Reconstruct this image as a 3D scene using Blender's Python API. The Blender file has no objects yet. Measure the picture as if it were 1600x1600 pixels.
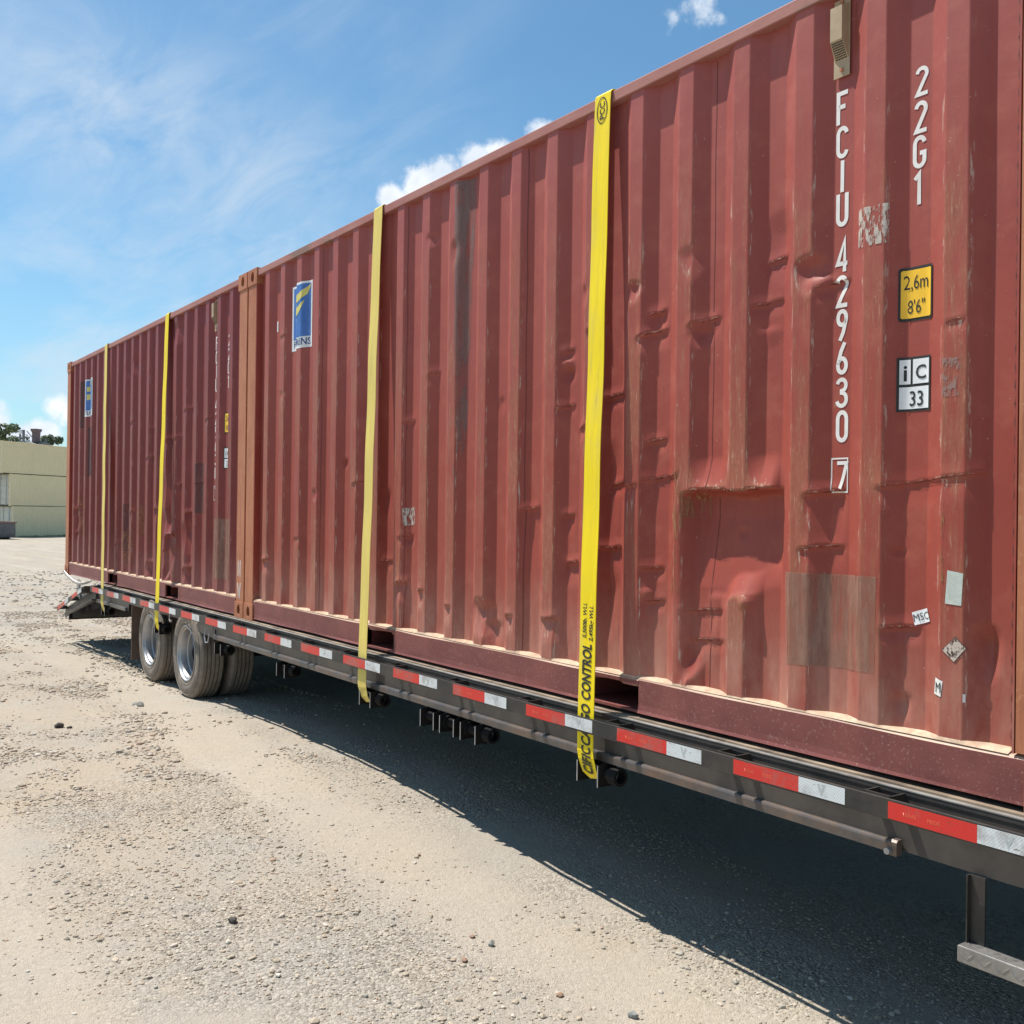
import bpy, bmesh, math, random
import numpy as np
from mathutils import Matrix, Vector
R = math.radians
random.seed(7)
rng = np.random.default_rng(11)
scene = bpy.context.scene
COL = scene.collection

# ------------------------------------------------------------------ camera
cam_d = bpy.data.cameras.new("camera")
cam = bpy.data.objects.new("camera", cam_d); COL.objects.link(cam)
right = Vector((0.57453265, 0.81837701, 0.0130885))
up = Vector((-0.00546294, -0.01215662, 0.99991118))
fwd = Vector((-0.81846343, 0.57455313, 0.00251363))
M = Matrix((right, up, -fwd)).transposed().to_4x4()
M.translation = Vector((7.4403, -2.7953, 0.8023))
cam.matrix_world = M
cam_d.sensor_width = 36.0
cam_d.lens = 1611.49 / 1600 * 36.0
cam_d.clip_start = 0.05
cam_d.clip_end = 5000
scene.camera = cam

# ------------------------------------------------------------------ sun and sky
SUN = Vector((-1.85, -1.0, 4.25)).normalized()
elev = math.asin(SUN.z)
azim = math.atan2(SUN.x, SUN.y)
sd = bpy.data.lights.new("sun", 'SUN'); sd.energy = 5.0; sd.angle = R(0.53); sd.color = (1.0, 0.955, 0.89)
so = bpy.data.objects.new("sun", sd); COL.objects.link(so)
so.rotation_euler = (-SUN).to_track_quat('-Z', 'Y').to_euler()
so.location = (0, 0, 30)

class NT:
    """small wrapper for building node trees"""
    def __init__(s, tree): s.t = tree; s.n = tree.nodes; s.l = tree.links
    def new(s, kind, **kw):
        n = s.n.new(kind)
        for k, v in kw.items(): setattr(n, k, v)
        return n
    def put(s, sock, v):
        if isinstance(v, bpy.types.NodeSocket): s.l.new(v, sock)
        elif v is not None: sock.default_value = v
    def math(s, op, a, b=None, c=None, clamp=False):
        n = s.new('ShaderNodeMath', operation=op, use_clamp=clamp)
        s.put(n.inputs[0], a); s.put(n.inputs[1], b); s.put(n.inputs[2], c)
        return n.outputs[0]
    def vmath(s, op, a, b=None, out=0):
        n = s.new('ShaderNodeVectorMath', operation=op)
        s.put(n.inputs[0], a); s.put(n.inputs[1], b)
        return n.outputs[out]
    def scale(s, v, sc):
        return s.vmath('MULTIPLY', v, sc)
    def noise(s, vec, scale=1.0, detail=4.0, rough=0.55, out='Fac', dist=0.0):
        n = s.new('ShaderNodeTexNoise'); s.put(n.inputs['Vector'], vec)
        n.inputs['Scale'].default_value = scale; n.inputs['Detail'].default_value = detail
        n.inputs['Roughness'].default_value = rough; n.inputs['Distortion'].default_value = dist
        return n.outputs[out]
    def voronoi(s, vec, scale, out='Distance', feature='F1'):
        n = s.new('ShaderNodeTexVoronoi', feature=feature); s.put(n.inputs['Vector'], vec)
        n.inputs['Scale'].default_value = scale
        return n.outputs[out]
    def mr(s, v, a, b, c=0.0, d=1.0, smooth=False):
        n = s.new('ShaderNodeMapRange'); n.clamp = True
        if smooth: n.interpolation_type = 'SMOOTHSTEP'
        s.put(n.inputs[0], v)
        for i, x in enumerate((a, b, c, d)): s.put(n.inputs[1 + i], x)
        return n.outputs[0]
    def mix(s, f, a, b, blend='MIX'):
        n = s.new('ShaderNodeMix', data_type='RGBA', blend_type=blend)
        s.put(n.inputs[0], f)
        for k, v in ((6, a), (7, b)):
            if isinstance(v, tuple) and len(v) == 3: v = v + (1.0,)
            s.put(n.inputs[k], v)
        return n.outputs[2]
    def ramp(s, v, stops, interp='LINEAR'):
        n = s.new('ShaderNodeValToRGB'); s.put(n.inputs[0], v)
        cr = n.color_ramp; cr.interpolation = interp
        while len(cr.elements) < len(stops): cr.elements.new(0.5)
        for e, (p, c) in zip(cr.elements, stops):
            e.position = p; e.color = tuple(c) + (1.0,)
        return n.outputs[0]
    def bump(s, h, strength=0.3, dist=0.01, normal=None):
        n = s.new('ShaderNodeBump'); s.put(n.inputs['Height'], h)
        n.inputs['Strength'].default_value = strength; n.inputs['Distance'].default_value = dist
        if normal is not None: s.put(n.inputs['Normal'], normal)
        return n.outputs[0]

world = bpy.data.worlds.new("World"); scene.world = world; world.use_nodes = True
w = NT(world.node_tree); w.n.clear()
tc = w.new('ShaderNodeTexCoord').outputs['Generated']
sky = w.new('ShaderNodeTexSky', sky_type='NISHITA'); sky.sun_disc = False
sky.sun_elevation = elev; sky.sun_rotation = azim % (2 * math.pi)
sky.altitude = 50; sky.air_density = 1.0; sky.dust_density = 0.6; sky.ozone_density = 1.6
sep = w.new('ShaderNodeSeparateXYZ'); w.put(sep.inputs[0], tc)
X, Y, Z = sep.outputs
zc = w.math('MAXIMUM', Z, 0.02)
# thin high cloud: noise on a plane overhead, drawn out along one direction
inv = w.math('DIVIDE', 1.0, w.math('ADD', zc, 0.10))
comb = w.new('ShaderNodeCombineXYZ')
w.put(comb.inputs[0], w.math('MULTIPLY', X, inv)); w.put(comb.inputs[1], w.math('MULTIPLY', Y, inv))
mp = w.new('ShaderNodeMapping'); w.put(mp.inputs[0], comb.outputs[0])
mp.inputs['Rotation'].default_value = (0, 0, R(-62)); mp.inputs['Scale'].default_value = (0.75, 1.9, 1)
mp.inputs['Location'].default_value = (1.7, 0.6, 0)
n1 = w.noise(mp.outputs[0], 0.75, 6, 0.55, dist=0.6)
n2 = w.noise(mp.outputs[0], 2.4, 8, 0.62, dist=1.1)
cir = w.math('ADD', w.math('MULTIPLY', n1, 0.72), w.math('MULTIPLY', n2, 0.28))
lump = w.math('MULTIPLY', w.mr(cir, 0.44, 0.66, 0, 1, True), w.mr(Y, 0.62, 0.25, 0.0, 1.0, True))
# streak bundle in the upper left of the view
dv = w.vmath('SUBTRACT', tc, (-0.918, 0.235, 0.322))
ds = w.new('ShaderNodeSeparateXYZ'); w.put(ds.inputs[0], dv)
dist = w.math('SQRT', w.math('ADD', w.math('POWER', w.math('MULTIPLY', ds.outputs[1], 2.6), 2.0), w.math('POWER', w.math('MULTIPLY', w.math('ADD', ds.outputs[2], w.math('MULTIPLY', ds.outputs[1], 0.25)), 7.0), 2.0)))
band = w.math('MULTIPLY', w.mr(dist, 1.0, 0.0, 0, 1, True), w.mr(n2, 0.32, 0.66, 0.12, 1.0))
dv2 = w.vmath('SUBTRACT', tc, (-0.90, 0.34, 0.235))
ds2 = w.new('ShaderNodeSeparateXYZ'); w.put(ds2.inputs[0], dv2)
dist2 = w.math('SQRT', w.math('ADD', w.math('POWER', w.math('MULTIPLY', ds2.outputs[1], 3.6), 2.0), w.math('POWER', w.math('MULTIPLY', ds2.outputs[2], 11.0), 2.0)))
band2 = w.math('MULTIPLY', w.mr(dist2, 1.0, 0.0, 0, 1, True), w.mr(n2, 0.34, 0.64, 0.08, 1.0))
veil = w.math('MAXIMUM', w.math('MAXIMUM', w.math('MULTIPLY', lump, 0.44), w.math('MULTIPLY', band, 0.62)), w.math('MULTIPLY', band2, 0.46))
veil = w.math('ADD', veil, w.mr(Z, 0.26, 0.0, 0.0, 0.26), clamp=True)
# heaped clouds
nA = w.noise(tc, 22, 7, 0.6); nB = w.noise(tc, 60, 5, 0.6)
nz = w.math('ADD', w.math('MULTIPLY', w.math('SUBTRACT', nA, 0.5), 1.9), w.math('MULTIPLY', w.math('SUBTRACT', nB, 0.5), 0.7))
blobs = [(-.8238, .4728, .3040, .026, .95), (-.840, .450, .290, .018, .85), (-.8125, .4864, .314, .022, .95), 
         (-.7939, .5091, .3260, .018, .7), (-.7794, .5274, .3300, .018, .75), (-.7529, .5548, .345, .017, .9), (-.6322, .6382, .4450, .024, .36),
         (-.6227, .6517, .430, .014, .34), (-.6567, .6204, .4289, .012, .22), (-.9868, .1420, .072, .026, .8), (-.9841, .1643, .0600, .020, .7),
         (-.9811, .1802, .0640, .017, .8), (-.9771, .1932, .0900, .013, .6), (-.9753, .2020, .0860, .012, .5), (-.9862, .1491, .086, .014, .5),
         (-.972, .230, .075, .02, .5)]
best = None
for bx, by, bz, br, bw in blobs:
    dd = w.vmath('DISTANCE', tc, (bx, by, bz), out=1)
    v = w.math('MULTIPLY', w.math('SUBTRACT', 1.0, w.math('DIVIDE', dd, br)), bw)
    best = v if best is None else w.math('MAXIMUM', best, v)
cum = w.mr(w.math('ADD', best, w.math('MULTIPLY', nz, 0.85)), 0.02, 0.50, 0, 1, True)
cum = w.math('MULTIPLY', cum, w.mr(best, -0.55, 0.05, 0, 1, True))
shade = w.mr(w.noise(w.vmath('ADD', tc, (0, 0, 0.012)), 26, 5, 0.55), 0.35, 0.65, 0, 1)
cumcol = w.mix(shade, (6.2, 7.0, 8.0), (8.6, 8.9, 9.3))
skyc = w.mix(1.0, sky.outputs[0], (0.76, 1.10, 1.17), 'MULTIPLY')
c1 = w.mix(veil, skyc, (5.9, 6.7, 7.5))
c2 = w.mix(cum, c1, cumcol)
bg = w.new('ShaderNodeBackground'); w.put(bg.inputs[0], c2); bg.inputs[1].default_value = 0.084
wo = w.new('ShaderNodeOutputWorld'); w.l.new(bg.outputs[0], wo.inputs[0])

scene.view_settings.view_transform = 'Standard'
scene.view_settings.look = 'None'
scene.view_settings.exposure = 0.52
scene.view_settings.gamma = 1.0
scene.cycles.max_bounces = 8
scene.cycles.transparent_max_bounces = 12

# ------------------------------------------------------------------ materials
def material(name, build, rough=0.6, metal=0.0, spec=0.5):
    m = bpy.data.materials.new(name); m.use_nodes = True
    t = NT(m.node_tree); b = t.n['Principled BSDF']
    b.inputs['Roughness'].default_value = rough; b.inputs['Metallic'].default_value = metal
    b.inputs['Specular IOR Level'].default_value = spec
    t.b = b
    oc = t.new('ShaderNodeTexCoord').outputs['Object']
    r = build(t, oc)
    if r is not None: t.put(b.inputs['Base Color'], r if isinstance(r, bpy.types.NodeSocket) else tuple(r) + (1.0,))
    return m

def xyz(t, v):
    s = t.new('ShaderNodeSeparateXYZ'); t.put(s.inputs[0], v); return s.outputs

def up_mask(t, lo=0.55, hi=0.9):
    g = t.new('ShaderNodeNewGeometry')
    return t.mr(xyz(t, g.outputs['Normal'])[2], lo, hi)

def worldpos(t):
    return t.new('ShaderNodeNewGeometry').outputs['Position']

def paint_build(flats, k=1.0):
    def f(t, oc):
        wp = worldpos(t)
        x, y, z = xyz(t, oc)
        big = t.noise(wp, 1.3, 5, 0.6)
        col = t.mix(t.mr(big, 0.3, 0.7), (0.268, 0.046, 0.030), (0.338, 0.068, 0.043))
        streak = t.noise(t.scale(wp, (46, 20, 1.6)), 1.0, 5, 0.6)
        col = t.mix(t.mr(streak, 0.35, 0.75, 0, 0.5), col, (0.24, 0.055, 0.042))
        mott = t.noise(wp, 9, 6, 0.65)
        col = t.mix(t.mr(mott, 0.5, 0.75, 0, 0.30), col, (0.44, 0.15, 0.095))
        # sky reflection painted into the colour: pinker and paler high on the wall
        col = t.mix(t.math('MULTIPLY', t.mr(z, 1.0, 2.6, 0, 0.30), t.mr(t.noise(wp, 2.2, 4), 0.3, 0.7, 0.5, 1.0)), col, (0.44, 0.17, 0.17))
        rough = t.mr(mott, 0.3, 0.7, 0.42, 0.62)
        if flats:
            st2 = t.noise(t.scale(wp, (60, 60, 5.0)), 1.0, 8, 0.72)
            patch = t.noise(wp, 1.7, 4, 0.6)
            wear = t.math('MULTIPLY', t.mr(y, 0.0150, 0.0120), t.mr(t.math('ADD', t.math('MULTIPLY', st2, 0.7), t.math('MULTIPLY', patch, 0.55)), 0.56, 0.70))
            wear = t.math('MULTIPLY', wear, t.math('MULTIPLY', t.mr(z, 0.18, 0.4), t.mr(z, 2.3, 1.7)))
            col = t.mix(t.math('MULTIPLY', wear, 0.42), col, (0.300, 0.135, 0.070))
            fl = t.mr(y, 0.0150, 0.0120)
            scr = t.noise(t.scale(wp, (190, 90, 16)), 1.0, 7, 0.75, dist=0.4)
            col = t.mix(t.math('MULTIPLY', t.math('MULTIPLY', wear, fl), t.mr(scr, 0.56, 0.64, 0, 0.8)), col, (0.47, 0.29, 0.19))
            dk = t.noise(t.scale(wp, (120, 70, 30)), 1.0, 7, 0.75)
            col = t.mix(t.math('MULTIPLY', wear, t.mr(dk, 0.56, 0.66, 0, 0.75)), col, (0.15, 0.055, 0.035))
            bare = t.math('MULTIPLY', t.math('MULTIPLY', t.mr(y, 0.0150, 0.0120), t.mr(t.noise(wp, 6.5, 7, 0.7), 0.63, 0.70)), t.mr(st2, 0.45, 0.6))
            col = t.mix(t.math('MULTIPLY', bare, 0.7), col, (0.16, 0.07, 0.045))
        if flats:
            edge = t.math('MULTIPLY', t.mr(y, 0.0105, 0.0125), t.mr(y, 0.0185, 0.0150))
            pale_fleck = t.mr(t.noise(t.scale(wp, (70, 70, 9)), 1.0, 6, 0.7), 0.55, 0.63)
            col = t.mix(t.math('MULTIPLY', t.math('MULTIPLY', edge, pale_fleck), t.mr(z, 2.35, 1.9, 0, 0.85)), col, (0.50, 0.36, 0.29))
        spots = t.noise(wp, 70, 3, 0.6)
        col = t.mix(t.mr(spots, 0.70, 0.76, 0, 0.55), col, (0.55, 0.34, 0.27))
        rs = t.math('MULTIPLY', t.mr(t.noise(wp, 24, 5, 0.65), 0.66, 0.74), t.mr(t.noise(wp, 2.0, 3), 0.48, 0.6))
        col = t.mix(t.math('MULTIPLY', rs, 0.8), col, (0.20, 0.075, 0.035))
        # dust thrown up from the road onto the lowest part
        dz = t.math('MULTIPLY', t.mr(z, 0.62, 0.13, 0, 1, True), t.mr(t.noise(t.scale(wp, (9, 9, 3.0)), 1.0, 6, 0.65), 0.30, 0.70))
        col = t.mix(t.math('MULTIPLY', dz, 0.50), col, (0.56, 0.36, 0.27))
        col = t.mix(t.math('MULTIPLY', up_mask(t, 0.5, 0.9), 0.85), col, (0.62, 0.50, 0.37))
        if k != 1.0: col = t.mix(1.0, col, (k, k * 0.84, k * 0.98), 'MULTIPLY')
        t.put(t.b.inputs['Roughness'], rough)
        t.put(t.b.inputs['Normal'], t.bump(t.math('ADD', t.math('MULTIPLY', mott, 0.6), t.noise(wp, 3.5, 3, 0.5)), 0.35, 0.006))
        return col
    return f

MAT = {}
MAT['paint'] = material('container_red_paint', paint_build(True), 0.5, 0, 0.30)
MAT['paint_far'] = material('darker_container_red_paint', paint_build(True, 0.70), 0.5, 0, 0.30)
MAT['rail'] = material('container_rail_paint', paint_build(False), 0.5, 0, 0.30)
def top_b(t, oc):
    wp = worldpos(t)
    n = t.noise(t.scale(wp, (3, 12, 12)), 1.0, 6, 0.65)
    col = t.mix(t.mr(n, 0.3, 0.7), (0.33, 0.125, 0.105), (0.41, 0.195, 0.160))
    return t.mix(t.mr(t.noise(t.scale(wp, (1.6, 5, 5)), 1.0, 7, 0.7), 0.56, 0.66, 0, 0.75), col, (0.20, 0.135, 0.10))
MAT['top_rail'] = material('faded_top_rail_paint', top_b, 0.6, 0, 0.3)
def rail_low(t, oc):
    wp = worldpos(t)
    n = t.noise(wp, 5, 6, 0.6)
    col = t.mix(t.mr(n, 0.3, 0.7), (0.165, 0.050, 0.044), (0.235, 0.072, 0.060))
    sp = t.noise(wp, 110, 3, 0.6)
    col = t.mix(t.mr(sp, 0.60, 0.70, 0, 0.5), col, (0.42, 0.27, 0.22))
    x, y, z = xyz(t, oc)
    col = t.mix(t.math('MULTIPLY', t.mr(z, 0.15, 0.115), 0.0), col, (0.5, 0.35, 0.26))
    m = t.math('MULTIPLY', t.math('MULTIPLY', up_mask(t, 0.4, 0.8), t.mr(z, 0.10, 0.13)), t.mr(t.noise(wp, 30, 4), 0.2, 0.5, 0.75, 1.0))
    t.put(t.b.inputs['Normal'], t.bump(n, 0.5, 0.006))
    return t.mix(m, col, (0.46, 0.33, 0.235))
MAT['rail_low'] = material('container_bottom_rail_paint', rail_low, 0.55, 0, 0.35)
def post_b(t, oc):
    wp = worldpos(t)
    st = t.noise(t.scale(wp, (50, 30, 2.2)), 1.0, 6, 0.65)
    big = t.noise(wp, 3.0, 5, 0.6)
    col = t.mix(t.mr(big, 0.35, 0.65), (0.385, 0.135, 0.065), (0.455, 0.185, 0.095))
    col = t.mix(t.mr(st, 0.5, 0.68, 0, 0.8), col, (0.27, 0.095, 0.048))
    col = t.mix(t.mr(t.noise(wp, 26, 6, 0.7), 0.56, 0.68, 0, 0.75), col, (0.48, 0.25, 0.12))
    t.put(t.b.inputs['Normal'], t.bump(t.math('ADD', st, big), 0.4, 0.004))
    return col
MAT['post'] = material('rusty_corner_post_paint', post_b, 0.6, 0, 0.3)
MAT['hole'] = material('dark_opening', lambda t, oc: (0.012, 0.009, 0.008), 0.9)
MAT['roof'] = material('container_roof_paint', lambda t, oc: t.mix(t.mr(t.noise(oc, 2, 6), 0.3, 0.7), (0.30, 0.10, 0.07), (0.40, 0.22, 0.15)), 0.7)

def plain(name, rgb, rough=0.6, metal=0.0, var=0.18, scale=12.0, spec=0.5, dirt=None, dirtamt=0.5, bump=0.0):
    def f(t, oc):
        wp = worldpos(t)
        n = t.noise(wp, scale, 6, 0.62)
        lo = tuple(c * (1 - var) for c in rgb); hi = tuple(min(1, c * (1 + var)) for c in rgb)
        col = t.mix(t.mr(n, 0.3, 0.7), lo, hi)
        if dirt:
            col = t.mix(t.mr(t.noise(wp, scale * 0.45, 7, 0.68), 0.42, 0.72, 0, dirtamt), col, dirt)
        if bump: t.put(t.b.inputs['Normal'], t.bump(n, bump, 0.004))
        return col
    return material(name, f, rough, metal, spec)

MAT['black_steel'] = plain('trailer_black_paint', (0.022, 0.0215, 0.021), 0.45, 0, 0.25, 9, 0.4, (0.13, 0.10, 0.075), 0.42, 0.2)
MAT['beam'] = plain('dusty_side_beam_paint', (0.040, 0.036, 0.033), 0.45, 0, 0.2, 7, 0.4, (0.125, 0.103, 0.086), 0.5, 0.25)
MAT['flange'] = plain('worn_flange_paint', (0.09, 0.085, 0.083), 0.36, 0.25, 0.25, 14, 0.5, (0.22, 0.13, 0.08), 0.7, 0.3)
MAT['bar'] = plain('worn_grey_steel', (0.30, 0.285, 0.265), 0.5, 0.3, 0.2, 18, 0.5, (0.13, 0.10, 0.08), 0.7, 0.2)
def deck_b(t, oc):
    wp = worldpos(t)
    g = t.noise(t.scale(wp, (1.5, 60, 30)), 1.0, 6, 0.6)
    col = t.mix(t.mr(g, 0.3, 0.7), (0.075, 0.052, 0.036), (0.16, 0.115, 0.08))
    col = t.mix(t.mr(t.noise(wp, 3.5, 6, 0.6), 0.40, 0.62, 0, 0.7), col, (0.42, 0.32, 0.22))
    return col
MAT['deck'] = material('dusty_deck_planks', deck_b, 0.85)
MAT['under'] = plain('underbody_black', (0.014, 0.0135, 0.0135), 0.8, 0, 0.3, 6, 0.06, (0.035, 0.03, 0.025), 0.5)
MAT['edge'] = plain('bright_cut_steel_edge', (0.42, 0.42, 0.43), 0.4, 0.6, 0.2, 30)
MAT['chain'] = plain('galvanised_chain', (0.42, 0.40, 0.37), 0.4, 0.8, 0.3, 40)
MAT['rim'] = plain('dusty_steel_rim', (0.40, 0.40, 0.41), 0.44, 0.75, 0.15, 8, 0.5, (0.28, 0.24, 0.20), 0.8)
def tyre_b(t, oc):
    wp = worldpos(t)
    n = t.noise(wp, 14, 6, 0.65)
    col = t.mix(t.mr(n, 0.3, 0.7), (0.150, 0.128, 0.106), (0.26, 0.220, 0.180))
    x, y, z = xyz(t, oc)
    col = t.mix(t.mr(t.noise(wp, 60, 4), 0.55, 0.7, 0, 0.6), col, (0.32, 0.27, 0.22))
    t.put(t.b.inputs['Normal'], t.bump(n, 0.4, 0.004))
    return col
MAT['tyre'] = material('dusty_tyre_rubber', tyre_b, 0.85, 0, 0.25)
MAT['flap'] = plain('muddy_rubber_flap', (0.11, 0.075, 0.058), 0.85, 0, 0.3, 7, 0.2, (0.24, 0.17, 0.13), 0.7)

def tape(name, a, b, nscale):
    def f(t, oc):
        wp = worldpos(t)
        chk = t.new('ShaderNodeTexChecker'); t.put(chk.inputs[0], t.scale(wp, (1, 0.0, 1))); chk.inputs['Scale'].default_value = 190
        chk.inputs[1].default_value = a + (1,); chk.inputs[2].default_value = b + (1,)
        col = chk.outputs[0]
        n = t.noise(wp, nscale, 7, 0.7)
        col = t.mix(t.mr(n, 0.50, 0.66, 0, 0.6), col, (0.20, 0.16, 0.13))
        ch = t.noise(t.scale(wp, (16, 16, 60)), 1.0, 7, 0.75)
        col = t.mix(t.mr(ch, 0.615, 0.635, 0, 0.85), col, (0.07, 0.06, 0.055))
        col = t.mix(t.mr(t.noise(wp, 90, 4, 0.6), 0.64, 0.72, 0, 0.6), col, (0.10, 0.08, 0.07))
        return col
    return material(name, f, 0.35, 0, 0.5)
MAT['red_tape'] = tape('red_reflective_tape', (0.62, 0.030, 0.020), (0.54, 0.022, 0.016), 5)
MAT['white_tape'] = tape('white_reflective_tape', (0.66, 0.68, 0.68), (0.52, 0.545, 0.55), 9)
MAT['tape_print'] = plain('tape_print', (0.72, 0.10, 0.05), 0.4)
MAT['tape_mark'] = plain('tape_mark_grey', (0.40, 0.43, 0.43), 0.4)

def strap_b(c, fade):
    def f(t, oc):
        wp = worldpos(t)
        x, y, z = xyz(t, wp)
        n = t.noise(t.scale(wp, (60, 30, 3.5)), 1.0, 5, 0.6)
        col = t.mix(t.mr(n, 0.3, 0.7), tuple(q * 0.86 for q in c), c)
        big = t.noise(t.scale(wp, (8, 8, 2.2)), 1.0, 6, 0.7)
        col = t.mix(t.mr(big, 0.50, 0.72, 0, fade), col, (0.58, 0.46, 0.14))
        gr_ = t.noise(t.scale(wp, (26, 26, 1.3)), 1.0, 7, 0.72)
        col = t.mix(t.mr(gr_, 0.56, 0.70, 0, 0.55), col, (0.30, 0.25, 0.13))
        wv = t.new('ShaderNodeTexWave'); t.put(wv.inputs[0], wp); wv.bands_direction = 'Z'; wv.inputs['Scale'].default_value = 130
        t.put(t.b.inputs['Normal'], t.bump(wv.outputs[1], 0.25, 0.001))
        return col
    return f
MAT['strap'] = material('bright_yellow_webbing', strap_b((0.90, 0.68, 0.008), 0.45), 0.55, 0, 0.3)
MAT['strap_pale'] = material('faded_yellow_webbing', strap_b((0.74, 0.58, 0.15), 0.55), 0.65, 0, 0.3)
MAT['ink'] = plain('black_ink', (0.018, 0.017, 0.014), 0.6, 0, 0.2)
MAT['navy'] = plain('navy_print', (0.03, 0.07, 0.20), 0.5)
MAT['letter'] = plain('white_stencil_paint', (0.74, 0.72, 0.68), 0.5, 0, 0.06, 30, 0.4, (0.45, 0.28, 0.24), 0.25)
MAT['white'] = plain('white_vinyl', (0.74, 0.75, 0.75), 0.45, 0, 0.06, 25, 0.5, (0.45, 0.42, 0.38), 0.3)
MAT['blue'] = plain('blue_vinyl', (0.035, 0.125, 0.40), 0.4, 0, 0.1, 12, 0.5, (0.16, 0.24, 0.42), 0.4)
MAT['logo_yellow'] = plain('yellow_vinyl', (0.64, 0.55, 0.11), 0.4, 0, 0.1, 14, 0.5, (0.45, 0.40, 0.20), 0.4)
MAT['orange'] = plain('amber_vinyl', (0.86, 0.50, 0.022), 0.4, 0, 0.05, 14)
MAT['vent'] = plain('tan_vent_plastic', (0.42, 0.31, 0.19), 0.55, 0, 0.1, 20, 0.4, (0.25, 0.16, 0.11), 0.4)

def ghost(name, rgb, lo, hi, scale=(22, 22, 9), strength=0.8, fade=None):
    """old overpaint or torn sticker: covers its sheet only where it has not worn away"""
    m = bpy.data.materials.new(name); m.use_nodes = True
    t = NT(m.node_tree); b = t.n['Principled BSDF']
    b.inputs['Roughness'].default_value = 0.6
    wp = worldpos(t)
    n = t.noise(t.scale(wp, scale), 1.0, 7, 0.68)
    col = t.mix(t.mr(t.noise(wp, 30, 5), 0.3, 0.7), tuple(c * 0.82 for c in rgb), rgb)
    t.put(b.inputs['Base Color'], col)
    al = t.mr(n, lo, hi, 0, strength)
    if fade:
        zz_ = xyz(t, wp)[2]
        al = t.math('MULTIPLY', al, t.math('MAXIMUM', t.mr(zz_, fade[0], fade[1], 0.0, 1.0), t.mr(n, 0.50, 0.56, 0, fade[2])), clamp=True)
    t.put(b.inputs['Alpha'], al)
    return m
MAT['g_grey'] = ghost('worn_grey_overpaint', (0.33, 0.175, 0.120), 0.28, 0.60, (34, 34, 4), 0.80)
MAT['g_brown'] = ghost('grey_brown_overpaint', (0.235, 0.150, 0.128), 0.32, 0.52, (20, 20, 3.2), 0.72, (1.2, 2.3, 0.75))
MAT['g_purple'] = ghost('dark_overpaint', (0.11, 0.050, 0.050), 0.28, 0.58, (12, 12, 2), 0.62)
MAT['g_torn'] = ghost('torn_paper_sticker', (0.55, 0.47, 0.40), 0.46, 0.54, (70, 70, 24), 0.95)
MAT['g_scrape'] = ghost('scraped_sticker_glue', (0.33, 0.20, 0.17), 0.45, 0.56, (80, 80, 40), 0.8)
MAT['g_diam'] = ghost('peeled_diamond_placard', (0.60, 0.50, 0.42), 0.46, 0.52, (95, 95, 70), 0.95)
MAT['g_diamback'] = ghost('placard_glue', (0.12, 0.065, 0.05), 0.2, 0.35, (30, 30, 30), 0.85)
MAT['g_rust'] = ghost('rust_scrape', (0.36, 0.15, 0.065), 0.47, 0.62, (60, 60, 14), 0.8)

# ------------------------------------------------------------------ mesh helpers
def link_mesh(name, verts, faces, mat, parent=None, smooth=False, loc=None):
    me = bpy.data.meshes.new(name)
    me.from_pydata([tuple(v) for v in verts], [], [tuple(f) for f in faces])
    if smooth: me.polygons.foreach_set('use_smooth', [True] * len(me.polygons))
    mats = mat if isinstance(mat, (list, tuple)) else [mat]
    for m in mats: me.materials.append(m)
    me.update()
    o = bpy.data.objects.new(name, me); COL.objects.link(o)
    if parent is not None: o.parent = parent
    if loc is not None: o.location = loc
    return o

def np_mesh(name, verts, faces, mat, parent=None, smooth=False):
    """quad/tri mesh from arrays (faces n x k)"""
    me = bpy.data.meshes.new(name)
    nv, (nf, k) = len(verts), faces.shape
    me.vertices.add(nv); me.vertices.foreach_set('co', np.asarray(verts, dtype=np.float32).ravel())
    me.loops.add(nf * k); me.loops.foreach_set('vertex_index', faces.astype(np.int32).ravel())
    me.polygons.add(nf); me.polygons.foreach_set('loop_start', np.arange(0, nf * k, k, dtype=np.int32))
    me.polygons.foreach_set('loop_total', np.full(nf, k, dtype=np.int32))
    me.polygons.foreach_set('use_smooth', np.full(nf, smooth, dtype=bool))
    me.update(calc_edges=True); me.validate()
    me.materials.append(mat)
    o = bpy.data.objects.new(name, me); COL.objects.link(o)
    if parent is not None: o.parent = parent
    return o

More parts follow.
